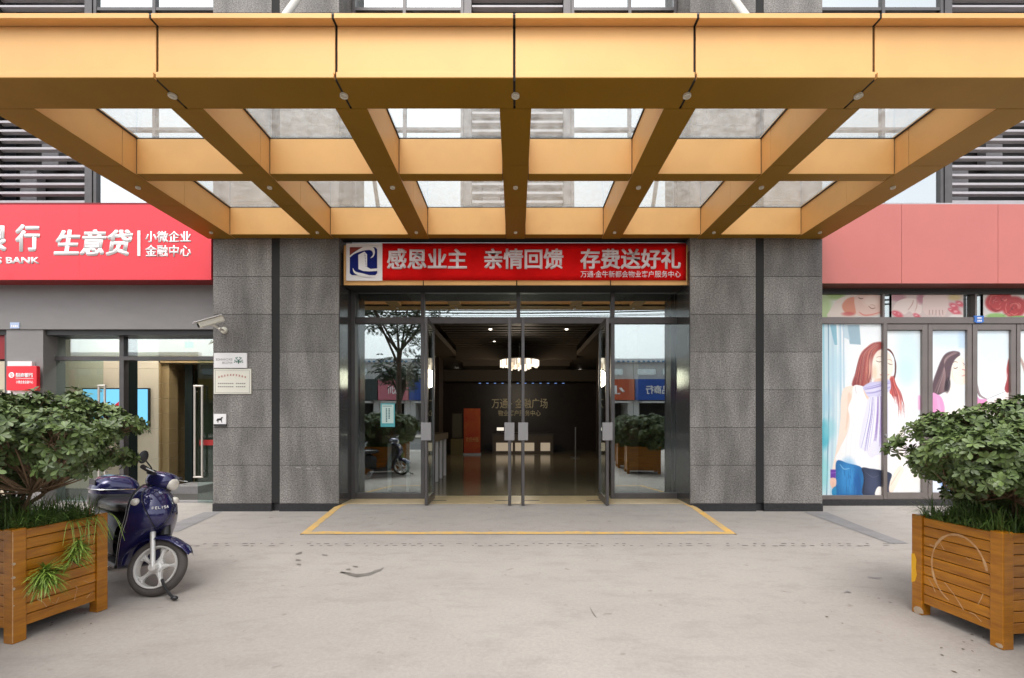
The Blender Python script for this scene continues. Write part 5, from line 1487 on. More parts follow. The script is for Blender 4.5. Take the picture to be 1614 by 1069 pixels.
def shrub(name, label, origin, crown, n_clump, seed, hang=0, group='shrubs in the planters', per=17, base=None):
    """crown: function(rng) -> clump centre and outward direction (local)"""
    t = thing(name, label, 'shrub', origin, 0, group)
    rr = random.Random(seed)
    lv, br = MB(), MB()
    stems = []
    for k in range(6):
        a = rr.uniform(0, 2*PI); stems.append(Vector((rr.uniform(-.10,.10), rr.uniform(-.08,.08), 0)))
    forks = []
    for k, s in enumerate(stems):
        a = 2*PI*k/6+rr.uniform(-.4,.4); top = s + Vector((math.cos(a)*.22, math.sin(a)*.17, rr.uniform(.20,.30)))
        mid = (s+top)/2 + Vector((rr.uniform(-.03,.03), rr.uniform(-.03,.03), .03))
        br.tube([s-Vector((0,0,.1)), s, mid, top], .013, 7, r2=.009); forks.append(top)
    for _ in range(n_clump):
        c, out, rad = crown(rr)
        f = min(forks, key=lambda q: (q-c).length + rr.uniform(0,.25))
        m1 = f.lerp(c, .5) + Vector((rr.uniform(-.05,.05), rr.uniform(-.05,.05), -.05))
        cb = c - out*rad*.5
        br.tube([f, m1, cb], .007, 5, r2=.004)
        for i in range(per):
            v = Vector((rr.gauss(0,1), rr.gauss(0,1), rr.gauss(0,1))).normalized()
            v = (v + out*0.85).normalized()
            p = c + Vector((v.x, v.y, v.z*.8))*rad*rr.uniform(.55,1.05)
            if rr.random() < .45: br.tube([cb, cb.lerp(p,.6)+Vector((0,0,-.008)), p], .0028, 4, r2=.0018, cap=False)
            ax = (v + Vector((rr.uniform(-.3,.3), rr.uniform(-.3,.3), .45))).normalized()
            a1 = ax.orthogonal().normalized(); a2 = ax.cross(a1)
            nl = rr.randint(6, 9); ph = rr.uniform(0, 6)
            for q in range(nl):
                th = ph + 2*PI*q/nl + rr.uniform(-.2,.2); el = rr.uniform(.05,.75)
                d = ((a1*math.cos(th)+a2*math.sin(th))*math.cos(el) + ax*math.sin(el)).normalized()
                nn = (ax*math.cos(el) - (a1*math.cos(th)+a2*math.sin(th))*math.sin(el)).normalized()
                L = rr.uniform(.036,.060); leaf_at(lv, p, d, nn, L, L*rr.uniform(.19,.25), rr.uniform(-.05,.35))
    fo = lv.build('foliage', M['leaf'], t, local=True, sm=False)
    for pl in fo.data.polygons: pl.use_smooth = True
    br.build('branches', M['bark'], t, local=True, sm=True)
    return t
def grass(label, origin, yaw, W, Dp, side, seed, group='grass tufts in the planters', n=760, h=(.12,.30)):
    b = MB(); rr = random.Random(seed)
    for i in range(n):
        x = rr.uniform(.05, W-.05)*side; y = rr.uniform(.05, Dp-.05)
        edge = rr.random() < .25
        if edge: x = rr.uniform(.03,.10)*side
        L = rr.uniform(*h); a = rr.uniform(0, 2*PI) if not edge else (PI if side > 0 else 0)+rr.uniform(-1.2,1.2)
        lean = rr.uniform(.2,1.15); w = rr.uniform(.003,.0055)
        p = Vector((x,y,PH-.07)); dx = Vector((math.cos(a), math.sin(a), 0)); sx = Vector((-math.sin(a), math.cos(a), 0))
        rows = [[], []]
        for k in range(5):
            t = k/4; q = p + dx*(L*lean*t*t*.9) + Vector((0,0,L*(t - lean*.55*t*t*t)))
            ww = w*(1-t*.85); rows[0].append(q+sx*ww); rows[1].append(q-sx*ww)
        b.grid(rows)
    o = b.build('ornamental_grass', M['blade'], None); o.location = origin; o.rotation_euler = (0,0,yaw)
    for pl in o.data.polygons: pl.use_smooth = True
    tag(o, label, 'grass', None, 'stuff'); return o
def dome(c, r, flat=.15, lo=-.25, rad=(.07,.15), inner=.15, clip=None):
    def f(rr):
        for _ in range(200):
            th = rr.uniform(0, 2*PI); sz = rr.uniform(lo, 1)
            k = 1.0 if rr.random() > inner else rr.uniform(.4,.8)
            cr = math.sqrt(max(0, 1-sz*sz)); v = Vector((cr*math.cos(th), cr*math.sin(th), sz))
            k *= rr.uniform(.74, 1.12)
            if v.z < 0: v.z *= 1.7
            p = Vector((c[0]+v.x*r[0]*k, c[1]+v.y*r[1]*k, c[2]+v.z*r[2]*k))
            if clip and not clip(p): continue
            n = Vector((v.x/r[0], v.y/r[1], v.z/r[2])).normalized()
            return p, n, rr.uniform(*rad)
        return p, n, .12
    return f
def two(f, g, share):
    return lambda rr: g(rr) if rr.random() < share else f(rr)
sL = shrub('shrub', 'broad round shrub with bare branches showing, in the left planter', (-3.54, 3.20, PH-.08), two(dome((-.05,-.02,.60), (.74,.62,.29), lo=-.75, inner=.25, clip=lambda p: not (p.x > .08 and p.z < .48)), dome((-.34,-.10,.30), (.40,.42,.26), lo=-.4, inner=.3), .22), 230, 11)
sR = shrub('shrub', 'dense round shrub spilling low over the grass, in the right planter', (3.44, 3.16, PH-.08), dome((.05,-.02,.50), (.68,.58,.31), lo=-.9, inner=.25, clip=lambda p: not (p.x < -.22 and p.z < .36)), 200, 23)
grass('dark green grass blades filling the left planter', (CL_[0], CL_[1], 0), yawL, .86, .565, -1, 5, n=1700, h=(.12,.30))
grass('dark green grass blades filling the right planter', (CR_[0], CR_[1], 0), yawR, .86, .583, 1, 6, n=1700, h=(.12,.30))
# fronds growing from gaps in the left planter's side
def frond_tuft(label, y, z, n, L0, seed):
    t = thing('hanging_fronds', label, 'plant', (CL_[0], CL_[1], 0), yawL, 'fronds growing from the left planter')
    b = MB(); st = MB(); rr = random.Random(seed)
    for k in range(3):
        c = Vector((.012, y+rr.uniform(-.04,.04), z+rr.uniform(-.06,.09)))
        tip = c + Vector((rr.uniform(.03,.07), rr.uniform(-.03,.03), rr.uniform(.02,.08)))
        st.tube([c-Vector((.02,0,.02)), c, tip], .004, 5)
        for i in range(n//3):
            a = rr.uniform(0, 2*PI); el = rr.uniform(-.5, 1.2)
            d = Vector((abs(math.cos(el)*math.cos(a))*.8, math.cos(el)*math.sin(a), math.sin(el))).normalized()
            L = rr.uniform(.5,1)*L0; sx = d.cross(Vector((0,0,1))).normalized(); p = c.lerp(tip, rr.random())
            rows = [[], []]
            for j in range(5):
                tt = j/4; q = p + d*(L*tt) + Vector((0,0,-L*.45*tt*tt)); w = .0048*math.sin(PI*min(1,.25+tt*.75)); rows[0].append(q+sx*w); rows[1].append(q-sx*w)
            b.grid(rows)
    b.build('fronds', M['frond'], t, local=True); st.build('stem', M['bark'], t, local=True)
frond_tuft('large bright green frond tuft low on the left planter side', .16, .35, 260, .17, 3)
frond_tuft('smaller green frond tuft to the right on the left planter side', .33, .47, 180, .14, 7)
t = thing('drooping_blades', 'long pale blades drooping over the back post of the left planter', 'plant', (CL_[0], CL_[1], 0), yawL)
b = MB(); rr = random.Random(12)
for i in range(30):
    y = rr.uniform(.32,.56); a = rr.uniform(-.9,.9); L = rr.uniform(.16,.30); dx = Vector((math.cos(a), math.sin(a), 0)); sx = Vector((-math.sin(a), math.cos(a), 0)); rows = [[], []]
    for k in range(7):
        tt = k/6; q = Vector((-.04,y,PH-.05)) + dx*(L*.75*tt) + Vector((0,0,L*(1.0*tt-1.5*tt*tt))); w = .0042*(1-tt*.8); rows[0].append(q+sx*w); rows[1].append(q-sx*w)
    b.grid(rows)
b.build('blades', M['frond'], t, local=True)

# planters further along the two rows, behind the photographer's line
def row_planter(x, y, side, yaw, n):
    words = {2: 'second', 3: 'third'}[n]; sd = 'right' if side > 0 else 'left'
    t = planter('%s wooden planter from the doors in the %s row, seen in the glass' % (words, sd), (x, y), yaw, .86, .58, side)
    s = sR if side > 0 else sL
    c = copy_tree(s); c.location = (x+side*.44, y+.33, PH-.08); c.rotation_euler = (0,0,1.3*n)
    c['label'] = 'shrub in the %s planter of the %s row, seen in the glass' % (words, sd)
row_planter(3.02, 1.45, 1, yawR, 2); row_planter(3.10, .15, 1, yawR, 3)
row_planter(-3.3, 1.50, -1, yawL, 2); row_planter(-3.48, .2, -1, yawL, 3)
# ================================================================ scooter
M['blue_paint'] = pm('dark_blue_paint', (0.020,0.020,0.095), 0.16, .25, coat=.8, rvar=.03, var=.1, vscale=4)
M['black_plastic'] = pm('black_plastic', (0.02,0.02,0.022), 0.35)
M['seat_vinyl'] = pm('seat_vinyl', (0.03,0.03,0.032), 0.28, bump=.15, bscale=80)
M['rubber'] = pm('tyre_rubber', (0.075,0.066,0.060), 0.75, var=.15, vscale=12)
M['alloy'] = pm('wheel_alloy', (0.74,0.73,0.70), 0.35, .25, var=.08, vscale=12)
M['chrome'] = pm('chrome', (0.7,0.7,0.7), 0.12, 1.0)
M['lamp_lens'] = pm('lamp_lens', (0.72,0.68,0.60), 0.12, coat=.6)
M['grip'] = pm('grip_rubber', (0.03,0.025,0.03), 0.7)
HD = R(-35); ST = R(40)
sc = thing('motor_scooter', 'dark blue motor scooter with top case parked beside the left planter', 'scooter', (-2.905, 3.70, 0), HD)
sc.rotation_euler = (R(-5.5), 0, HD)   # leaning on its side stand
def SB(): return MB()
RW = .222
# steering group is turned about the steering axis through (-.07,0) local, tilted back
axis_p = Vector((-.055, 0, RW)); axis_d = Vector((-.42, 0, 1)).normalized()
Mst = Matrix.Translation(axis_p) @ Matrix.Rotation(ST, 4, axis_d) @ Matrix.Translation(-axis_p)
def steer(b): return b.move(Mst)
def wheel(cx_, st=True):
    c0 = Vector((cx_, 0, RW))
    b = MB().torus(c0, RW-.032, .032, 'y', 56, 16, 1.25)
    if st: steer(b)
    w = b.build('wheel', M['rubber'], sc, local=True, sm=True)
    b = MB()
    b.lathe([(.150,-.030),(.154,-.036),(.163,-.037),(.167,-.030),(.165,-.006),(.165,.006),(.167,.030),(.163,.037),(.154,.036),(.150,.030),(.148,0),(.150,-.030)], c0, 'y', 56)
    if st: steer(b)
    b.build('rim', M['alloy'], w, local=True, sm=True)
    b = MB()
    for k in range(5):
        a = 2*PI*k/5 + .25
        pr = [(.035,.034),(.055,.020),(.080,.012),(.112,.012),(.130,.018),(.147,.034)]
        pts = [(r, h) for r, h in pr] + [(r, -h) for r, h in pr[::-1]]
        poly = [(c0.x + r*math.cos(a)-h*math.sin(a), c0.z + r*math.sin(a)+h*math.cos(a)) for r, h in pts]
        b.prism(poly, -.014, .014, 'y')
        poly = [(c0.x + r*math.cos(a)-h*.35*math.sin(a), c0.z + r*math.sin(a)+h*.35*math.cos(a)) for r, h in pts]
        b.prism(poly, -.020, .020, 'y')
    if st: steer(b)
    b.build('spoke', M['alloy'], w, local=True, bevel=.003)
    b = MB().lathe([(.0005,-.036),(.020,-.036),(.024,-.030),(.042,-.024),(.046,-.016),(.046,.016),(.042,.024),(.024,.030),(.020,.036),(.0005,.036)], c0, 'y', 24)
    if st: steer(b)
    b.build('hub', M['alloy'], w, local=True, sm=True)
    b = MB().lathe([(.052,-.040),(.100,-.040),(.100,-.037),(.052,-.037),(.052,-.040)], c0, 'y', 32) if False else MB().lathe([(.0005,-.046),(.011,-.046),(.012,-.036)], c0, 'y', 12)
    if st: steer(b)
    b.build('axle_nut', M['black_plastic'], w, local=True)
    return w
wheel(0); wheel(-1.16, False)
# fork legs
for s in (-1, 1):
    b = MB().tube([(0, s*.062, RW), (-.045, s*.062, RW+.12), (-.10, s*.058, RW+.26)], [.017,.017,.019], 12)
    b.lathe([(.0005,s*.075),(.03,s*.072),(.032,s*.056)], (0,0,RW), 'y', 14)
    steer(b).build('fork_leg', M['alloy'], sc, local=True, sm=True)
# front fender
rows = []
for i in range(25):
    a = R(32 + (186-32)*i/24); rr_ = .252 + (.012 if i < 4 else 0)
    taper = 1 - .35*max(0, (i-19)/5)**2 - .55*max(0,(4-i)/4)**2
    row = []
    for j in range(11):
        v = -1+2*j/10; hw = .074*taper
        row.append((rr_*math.cos(a)*(1-.0*v*v) , hw*math.sin(v*1.35)/math.sin(1.35), RW + (rr_ - .052*(1-math.cos(v*1.35)))*math.sin(a) - .0))
    rows.append(row)
b = MB().grid(rows); steer(b).build('front_fender', M['blue_paint'], sc, local=True, sm=True, solid=.004, subsurf=1)
b = MB().tube([(-.03,0,RW+.25),(-.09,0,RW+.42),(-.14,0,RW+.55)], .035, 12); steer(b).build('steering_stem', M['black_plastic'], sc, local=True, sm=True)
# leg shield
path = [(a+.075, b_, c_*1.0, d_*.78) for a, b_, c_, d_ in [(-.44,.155,.13,.01),(-.37,.19,.155,.03),(-.325,.28,.170,.045),(-.295,.38,.178,.065),(-.27,.46,.182,.11),(-.235,.52,.184,.155),(-.21,.575,.182,.175),(-.205,.64,.178,.175),(-.215,.70,.172,.165),(-.235,.755,.155,.15),(-.26,.805,.125,.125),(-.29,.84,.085,.09),(-.315,.86,.045,.05)]]
def shield_rows(scale_w=1.0, off=0.0, i0=0, i1=None, wfun=None):
    rows = []
    P_ = path[i0:i1]
    for k, (u_, z_, hw, bu) in enumerate(P_):
        ww = scale_w*hw if wfun is None else wfun(k/(len(P_)-1))*hw
        row = []
        for j in range(17):
            v = -1+2*j/16; y = ww*v; vv = y/hw
            row.append((u_ + (bu+off)*(1-abs(vv)**2.3) + off*.3, y, z_))
        rows.append(row)
    return rows
sh = MB().grid(shield_rows()).build('leg_shield', M['blue_paint'], sc, local=True, sm=True, solid=.02, subsurf=2)
# raised centre panel, widest at the top, ending in a point
pw = lambda t: .02+.80*(1-(1-t)**2.0)**.9 if t < .72 else .80+.02-.5*((t-.72)/.28)**2
MB().grid(shield_rows(1, .010, 5, 13, pw)).build('shield_panel', M['blue_paint'], sh, local=True, sm=True, solid=.012, subsurf=2)
gl_ = MB(); 
rws = shield_rows(1, .013, 5, 13, pw)
for side_ in (0, -1):
    gl_.tube([Vector(r_[side_])+Vector((.002,0,0)) for r_ in rws], .0028, 6)
gl_.build('panel_seam', M['black_plastic'], sh, local=True, sm=True)
# maker's badge letters on the panel
bd = MB()
def on_shield(y, z, off=.028):
    for k in range(len(path)-1):
        if path[k][1] <= z <= path[k+1][1]:
            t_ = (z-path[k][1])/(path[k+1][1]-path[k][1]); u_, hw, bu = [path[k][i]+(path[k+1][i]-path[k][i])*t_ for i in (0,2,3)]
            return Vector((u_+(bu+.01)*(1-abs(y/hw)**2.3)+off*.35, y, z))
segs_ = {'F':[(0,0,0,1),(0,1,1,1),(0,.5,.8,.5)],'E':[(0,0,0,1),(0,1,1,1),(0,.5,.8,.5),(0,0,1,0)],'L':[(0,0,0,1),(0,0,1,0)],'I':[(.5,0,.5,1)],'S':[(0,0,1,0),(1,0,1,.5),(0,.5,1,.5),(0,.5,0,1),(0,1,1,1)],'A':[(0,0,.5,1),(.5,1,1,0),(.2,.4,.8,.4)]}
for k, ch in enumerate('FELISA'):
    y0 = -.055+k*.0195
    for (a, c, d_, e_) in segs_[ch]:
        p0 = on_shield(y0+a*.012, .685+c*.017+k*.0015); p1 = on_shield(y0+d_*.012, .685+e_*.017+k*.0015)
        if (p1-p0).length > 1e-4: bd.tube([p0, p1], .0024, 5)
bd.build('badge_letters', M['lettering'], sh, local=True)
# indicator lamps
for s in (-1, 1):
    c0 = on_shield(s*.137, .735, .0)
    n_ = Vector((.80, s*.60, .1)).normalized(); q_ = n_.to_track_quat('Z', 'Y').to_matrix()
    b = MB().lathe([(.0005,.020),(.018,.018),(.026,.011),(.029,.002),(.031,-.012)], (0,0,0), 'z', 20)
    b.move(Matrix.Translation(c0+n_*.002) @ q_.to_4x4()).build('indicator_lamp', M['lamp_lens'], sc, local=True, sm=True)
# inner shield (rear side), floor board, tunnel
rows = []
for (u_, z_, hw, bu) in path[1:]: rows.append([(u_-.055+.0*j, hw*.93*(-1+2*j/8), z_) for j in range(9)])
MB().grid(rows).build('inner_shield', M['black_plastic'], sc, local=True, sm=True, solid=.02)
b = MB(); b.box(-.74,-.36,-.15,.15,.165,.205); b.build('floor_board', M['black_plastic'], sc, local=True, bevel=.012)
# rear body
sec = [(-.66,.20,.50,.10),(-.74,.19,.57,.135),(-.90,.22,.60,.15),(-1.05,.34,.62,.15),(-1.20,.42,.62,.13),(-1.34,.50,.60,.08),(-1.40,.55,.58,.03)]
rows = []
for (u_, z0, z1, hw) in sec:
    rows.append([(u_, hw*math.copysign(abs(math.cos(a))**.6, math.cos(a)), (z0+z1)/2+(z1-z0)/2*math.copysign(abs(math.sin(a))**.7, math.sin(a))) for a in [2*PI*k/20 for k in range(21)]])
MB().grid(rows).build('rear_body', M['black_plastic'], sc, local=True, sm=True, subsurf=1)
MB().box(-1.34,-.95,-.115,.115,.47,.545).build('side_panel', M['blue_paint'], sc, local=True, bevel=.03) if False else None
b = MB().ellipsoid((-.93,0,.635), (.34,.145,.055), 28, 12, .6); b.build('seat', M['seat_vinyl'], sc, local=True, sm=True)
b = MB().tube([(-.66,-.15,.30),(-.76,-.165,.42),(-.95,-.165,.50),(-1.2,-.15,.52),(-1.38,-.10,.60),(-1.42,0,.62),(-1.38,.10,.60),(-1.2,.15,.52)], .011, 8); b.build('grab_rail', M['chrome'], sc, local=True, sm=True)
b = MB().ellipsoid((-.98,-.10,.28), (.17,.06,.075), 18, 10, .7).cyl((-.85,-.13,.30),(-1.25,-.15,.30), .045, 14); b.build('engine_cover', M['black_plastic'], sc, local=True, sm=True)
b = MB().lathe([(.0005,-.19),(.05,-.185),(.06,-.17)], (-.86,0,.31), 'y', 18); b.build('cover_disc', M['chrome'], sc, local=True, sm=True)
rows = []
for i in range(13):
    a = R(20+150*i/12); rows.append([(-1.16+.25*math.cos(a), .07*v, RW+(.25-.02*v*v)*math.sin(a)) for v in (-1,-.5,0,.5,1)])
MB().grid(rows).build('rear_fender', M['black_plastic'], sc, local=True, sm=True, solid=.004)
# top case and rack
b = MB(); b.box(-1.36,-1.02,-.10,.10,.645,.665); b.tube([(-1.34,-.09,.655),(-1.26,-.09,.56)], .01, 6).tube([(-1.34,.09,.655),(-1.26,.09,.56)], .01, 6); b.build('rack', M['black_plastic'], sc, local=True)
tc_ = MB().ellipsoid((-1.16,0,.765), (.165,.18,.115), 32, 16, .62)
tc_.v = [(x+(-.02 if z > .78 else 0)*(z-.78)*10, y*(1-.25*max(0,z-.78)/.09), z) for x, y, z in tc_.v]
tcx = tc_.build('top_case', M['blue_paint'], sc, local=True, sm=True)
s_m = MB()
pts = []
for k in range(33):
    a = 2*PI*k/32; pts.append((-1.16+.1685*math.copysign(abs(math.cos(a))**.62, math.cos(a)), .1835*math.copysign(abs(math.sin(a))**.62, math.sin(a)), .755))
s_m.tube(pts, .005, 6, False).build('lid_seam', M['chrome'], tcx, local=True, sm=True)
MB().ellipsoid((-1.16,0,.665), (.166,.180,.095), 28, 10, .6).build('case_base', M['black_plastic'], tcx, local=True, sm=True)
MB().box(-1.24,-1.06,-.173,-.165,.79,.84).build('side_inlay', M['black_plastic'], tcx, local=True, bevel=.012)
# handlebar cowl, headlamp, bars, mirror : steered
b = MB().ellipsoid((-.215,0,.900), (.112,.100,.078), 26, 14, .75); steer(b).build('handlebar_cowl', M['blue_paint'], sc, local=True, sm=True)
b = MB().ellipsoid((-.205,0,.840), (.07,.075,.06), 20, 10, .8); steer(b).build('cowl_neck', M['black_plastic'], sc, local=True, sm=True)
b = MB().ellipsoid((-.126,0,.885), (.034,.064,.052), 24, 12, .85); steer(b).build('headlamp', M['lamp_lens'], sc, local=True, sm=True)
b = MB().tube([(-.24,-.24,.965),(-.235,-.14,.945),(-.22,0,.935),(-.235,.14,.945),(-.24,.24,.965)], .011, 8); steer(b).build('handlebar', M['black_plastic'], sc, local=True, sm=True)
for s in (-1, 1):
    b = MB().tube([(-.237,s*.145,.949),(-.24,s*.25,.967)], .018, 12); steer(b).build('grip', M['grip'], sc, local=True, sm=True)
    b = MB().tube([(-.20,s*.13,.945),(-.175,s*.20,.945),(-.19,s*.275,.955)], .005, 6); steer(b).build('brake_lever', M['chrome'], sc, local=True, sm=True)
    b = MB().box(-.255,-.205,min(s*.12,s*.165),max(s*.12,s*.165),.925,.965); steer(b).build('switch_block', M['black_plastic'], sc, local=True, bevel=.006)
    if s > 0: continue
    st_ = MB().tube([(-.235,s*.115,.945),(-.25,s*.145,.985),(-.27,s*.20,1.025)], .0055, 6); steer(st_)
    mr = st_.build('mirror', M['black_plastic'], sc, local=True, sm=True)
    b = MB().ellipsoid((0,0,0), (.012,.038,.055), 18, 10); b.move(Matrix.Translation((-.272,s*.235,1.045)) @ Matrix.Rotation(.35*s, 4, 'Z')); steer(b); b.build('mirror_head', M['black_plastic'], mr, local=True, sm=True)
# number-plate bracket, lock bar lying against the wheel
b = MB().tube([(.10,-.055,.14),(.15,-.075,.09),(.21,-.09,.05),(.26,-.10,.028)], .011, 8).ellipsoid((.27,-.105,.026), (.028,.02,.018), 12, 8)
steer(b).build('wheel_lock', M['black_plastic'], sc, local=True, sm=True)
b = MB().tube([(-.62,-.05,.18),(-.66,-.14,.10),(-.68,-.20,.012)], .012, 8).ellipsoid((-.685,-.21,.012),(.03,.02,.010), 10, 6); b.build('side_stand', M['chrome'], sc, local=True, sm=True)
# ================================================================ across the street (seen in the glass)
YF = -33.0
def shopb(name, label, x0, x1, h, wall, sign_col, text, tcol, mark=0):
    t = thing(name, label, 'shop building', ((x0+x1)/2, YF, 0), 0, 'shops across the street')
    wm = pm('render_'+name, wall, .8, var=.06, vscale=.5)
    b = MB(); b.box(x0+.02, x1-.02, YF-10, YF, 3.3, h); b.box(x0+.02, x0+.6, YF-10, YF, 0, 3.3); b.box(x1-.6, x1-.02, YF-10, YF, 0, 3.3); b.box(x0+.6, x1-.6, YF-10, YF-3, 0, 3.3)
    b.build('wall', wm, t)
    MB().box(x0-.02, x1+.02, YF-.2, YF+.35, h, h+.35).build('parapet', M['lettering'], t)
    sm_ = pm('fascia_'+name, sign_col, .5, var=.06, vscale=.7)
    s_ = MB().box(x0+.05, x1-.05, YF+.05, YF+.6, 3.45, 5.6).build('sign_board', sm_, t)
    if text: letters('lettering', text, x0+1.1, x1-1.0, 4.05, 4.95, YF+.6, tcol, s_, .03, .02, 0, 1)
    b = MB(); n = max(2, int((x1-x0)/2.4))
    for i in range(n):
        xa = x0+.4+(x1-x0-.8)*i/n; wdt = (x1-x0-.8)/n*.72
        w_ = MB(); w_.box(xa, xa+wdt, YF+.003, YF+.05, 6.1, 6.7); w_.build('window', M['glass_up'], t)
    MB().box(x0+.7, x1-.7, YF-2.9, YF-2.7, .1, 3.2).build('shop_front', M['dark'], t)
    b = MB(); b.box(x0+.6, x1-.6, YF-.3, YF+1.1, 3.15, 3.3); b.build('awning', wm, t)
    b = MB(); 
    for i in range(int((x1-x0)/.5)): b.box(x0+.3+i*.5, x0+.55+i*.5, YF+.5, YF+.56, 7.35, 7.5)
    b.build('blue_band', M['plate_sky'], t)
    return t
M['plate_sky'] = pm('band_blue', (0.10,0.26,0.45), .5)
W_ = (0.62,0.62,0.60)
shopb('corner_shop', 'white two storey shop block with plain grey sign far along the street', -52, -33, 8.1, (.56,.52,.42), (.5,.42,.2), '', None)
shopb('noodle_shop', 'cream shop block with ochre sign across the street', -33, -21, 7.7, (.6,.55,.42), (.45,.28,.06), '', None)
shopb('tool_shop', 'shop with dark green sign board across the street', -21, -14.2, 7.4, W_, (.025,.035,.033), '', None)
shopb('tea_shop', 'shop with pink sign board and white characters across the street', -14.2, -11.0, 7.4, W_, (.55,.16,.20), '太川', M['lettering'])
shopb('tyre_shop', 'shop with plain deep blue sign board across the street', -11.0, -3.0, 7.4, W_, (.02,.07,.32), '', None)
shopb('parts_shop', 'shop with white sign board opposite the entrance doors', -3.0, 6.2, 7.4, W_, (.5,.5,.48), '', None)
shopb('snack_shop', 'shop with orange red sign board across the street', 6.2, 12.3, 7.4, W_, (.50,.09,.03), '小吃', M['lettering'])
shopb('car_care_shop', 'shop with wide blue sign board and white characters across the street', 12.3, 21.0, 7.4, W_, (.015,.075,.36), '佳灿汽车精品商行', M['lettering'])
shopb('yellow_shop', 'shop with yellow sign board further right across the street', 21.0, 34, 7.6, W_, (.55,.35,.04), '', None)
shopb('end_shop', 'pale long shop block at the far right across the street', 34, 54, 7.8, W_, (.4,.4,.4), '', None)
# cars
M['car_white'] = pm('white_car_paint', (.72,.73,.74), .2, coat=.8)
M['car_glass'] = pm('dark_car_glass', (.02,.025,.03), .05, .2)
def make_car(label, loc, rz):
    t = thing('parked_car', label, 'car', loc, rz, 'white cars parked by the kerb')
    prof = [(-2.15,.30),(-2.2,.62),(-2.1,.84),(-1.2,.93),(-.55,1.36),(.75,1.42),(1.55,1.02),(2.1,.95),(2.2,.62),(2.15,.28)]
    rows = []
    def half(z): return .86 if z < .95 else .86-.24*(z-.95)/.47
    up = [p for p in prof]
    b = MB(); rws = []
    for s in np.linspace(-1,1,9):
        rws.append([(x*(1-.03*s*s), s*half(z)*(1-.05*(abs(x)/2.2)**3), z*(1-.0*s)) for x, z in up])
    b.grid(rws)
    n = len(b.v)
    for s in (-1, 1):
        pts = [(x*(.97), s*half(z)*(1-.05*(abs(x)/2.2)**3), z) for x, z in up]; b.quad(*pts)
    b.box(-2.05, 2.05, -.78, .78, .24, .34)
    body = b.build('body', M['car_white'], t, local=True, clean=True, sm=True)
    g = MB()
    for s in (-1, 1):
        g.quad((-1.08,s*.868,.97),(-.52,s*.70,1.31),(.10,s*.67,1.35),(.10,s*.872,.97)); g.quad((.17,s*.872,.97),(.17,s*.67,1.35),(.72,s*.685,1.36),(1.38,s*.868,.99))
    g.quad((-1.16,-.74,.965),(-1.16,.74,.965),(-.58,.62,1.355),(-.58,-.62,1.355)); g.quad((1.52,-.72,1.05),(1.52,.72,1.05),(.80,.60,1.42),(.80,-.60,1.42))
    g.build('windows', M['car_glass'], t, local=True, solid=-.006)
    for x in (-1.32, 1.32):
        for s in (-1, 1):
            w = MB().lathe([(.10,s*.89),(.30,s*.89),(.32,s*.86),(.32,s*.70),(.1,s*.70)], (x,0,.32), 'y', 24).build('wheel', M['rubber'], t, local=True, sm=True)
            MB().lathe([(.0005,s*.895),(.20,s*.9),(.215,s*.888)], (x,0,.32), 'y', 20).build('rim', M['alloy'], w, local=True, sm=True)
    for s in (-1, 1):
        MB().ellipsoid((2.13,s*.62,.72), (.08,.2,.09), 12, 8).build('headlight', M['lamp_lens'], t, local=True, sm=True)
        MB().ellipsoid((-2.14,s*.62,.76), (.06,.18,.09), 12, 8).build('tail_light', M['red_dark2'], t, local=True, sm=True)
    return t
c0 = make_car('white car parked beyond the right planter row, nearest the building', (6.6, -1.2, 0), R(100))
for loc, rz, lb in (((7.4,-9.2,-.15), R(2), 'white car standing in the road behind the right planters'), ((-6.6,-.8,0), R(78), 'white car parked left of the left planter row'), ((-13,-19.8,-.15), R(180), 'white car parked at the far kerb under the pink sign'), ((14.5,-19.8,-.15), R(180), 'white car parked at the far kerb below the blue sign')):
    c = copy_tree(c0); c.location = loc; c.rotation_euler = (0,0,rz); c['label'] = lb
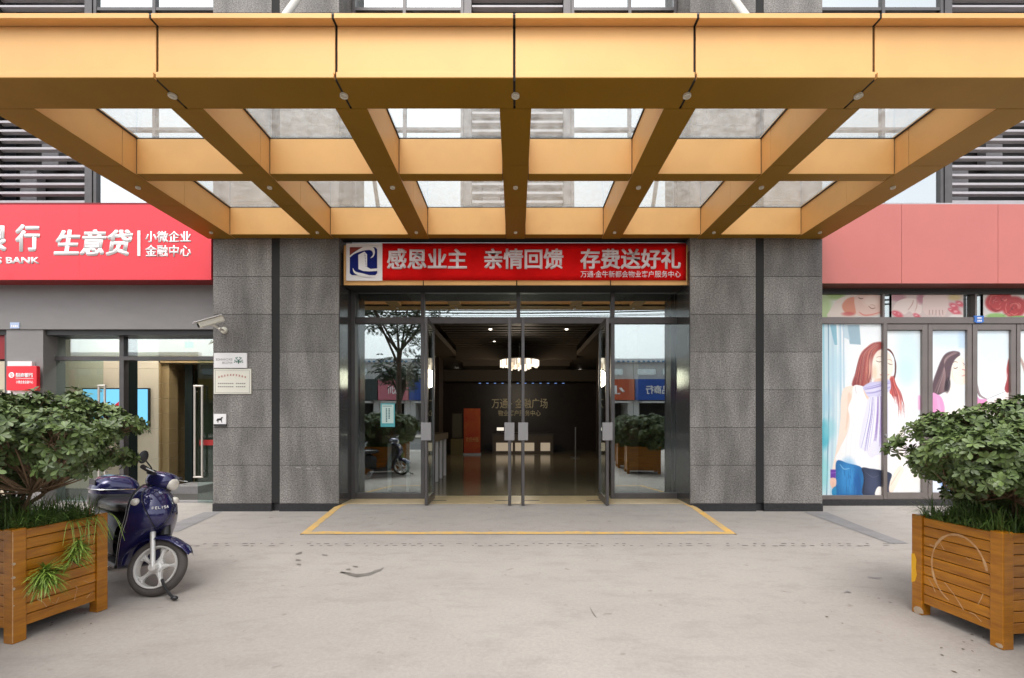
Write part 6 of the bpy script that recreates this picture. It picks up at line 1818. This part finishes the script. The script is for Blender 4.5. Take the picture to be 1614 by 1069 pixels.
# trees
M['tree_leaf'] = pm('tree_leaf', (0.05,0.085,0.03), .5, col2=(.03,.055,.02), vscale=2, island=.4)
M['trunk'] = pm('tree_bark', (0.10,0.075,0.055), .9, var=.3, vscale=12, bump=.5, bscale=20)
def street_tree(label, loc, h, crown_r, seed, nl=2600, lean=0):
    t = thing('street_tree', label, 'tree', loc, 0, 'street trees'); rr = random.Random(seed)
    tr, lv = MB(), MB()
    top = Vector((lean, 0, h*.55))
    tr.tube([(0,0,-.1),(lean*.3,.05,h*.25),tuple(top)], .13, 10, r2=.085)
    ends = []
    for k in range(9):
        a = 2*PI*k/9+rr.uniform(-.3,.3); e = top + Vector((math.cos(a)*crown_r*rr.uniform(.5,.95), math.sin(a)*crown_r*rr.uniform(.5,.95), h*rr.uniform(.08,.42)))
        m1 = top.lerp(e,.5)+Vector((0,0,.25)); tr.tube([top-Vector((0,0,rr.uniform(0,.7))), m1, e], .05, 7, r2=.015); ends += [m1, e, top.lerp(e,.75)]
    for i in range(nl//9):
        c = rr.choice(ends) + Vector((rr.gauss(0,.35), rr.gauss(0,.35), rr.gauss(0,.3)))*crown_r*.42
        a = rr.uniform(0,2*PI); d = Vector((math.cos(a), math.sin(a), rr.uniform(-.9,.1))).normalized()
        sx = d.cross(Vector((0,0,1))).normalized()
        for k in range(9):
            s = 1 if k % 2 else -1; p = c + d*(.035*k); q = (d*.5+sx*s).normalized(); L = .17*rr.uniform(.7,1.2)
            u_ = q.cross(Vector((0,0,1))).normalized()*.035; up2 = Vector((0,0,-.25*L))
            lv.quad(p, p+q*L*.5+u_, p+q*L+up2, p+q*L*.5-u_)
    tr.build('trunk', M['trunk'], t, local=True, sm=True); lv.build('crown', M['tree_leaf'], t, local=True)
    return t
street_tree('tall feathery street tree reflected in the left sidelight', (-4.45,-2.3,0), 7.4, 2.6, 4, 4600)
street_tree('small round street tree reflected behind the tall one', (-5.2,-5.4,0), 4.6, 1.1, 9, 2400)
street_tree('bushy street tree reflected at the right edge of the right sidelight', (10.4,-8.5,-.15), 5.4, 1.8, 15, 2600)
street_tree('street tree reflected in the bank transom glass', (-11.5,-5.5,0), 7.5, 2.6, 25, 3000)
# utility poles and wires
for k, (x, wd) in enumerate(((-24,'left'),(22,'right'))):
    t = thing('utility_pole', 'concrete utility pole carrying the wires at the %s end of the street' % wd, 'pole', (x,-7.5,0), 0, 'utility poles')
    MB().tube([(x,-7.5,-.2),(x,-7.5,8.4)], .15, 12, r2=.1).build('pole', M['patch'], t, sm=True)
    MB().box(x-.05, x+.05, -8.3, -6.7, 7.6, 7.7).build('cross_arm', M['steel'], t)
rr = random.Random(2)
for k in range(7):
    y = -8.1+k*.22; z0 = 7.72-(.5*(k%3)*.5); sag = .35+rr.uniform(0,.6)
    pts = [(-24+46*i/24, y, z0 - sag*(1-(2*i/24-1)**2) ) for i in range(25)]
    o = MB().tube(pts, .014 if k%2 else .024, 5).build('power_line', M['dark'], None, sm=True)
    tag(o, '%s black overhead wire, %s the building front' % ('thin' if k % 2 else 'thick', ('seventh and farthest from','sixth counted from','fifth counted from','fourth counted from','third counted from','second nearest to','nearest to')[k]), 'wire', 'overhead wires')
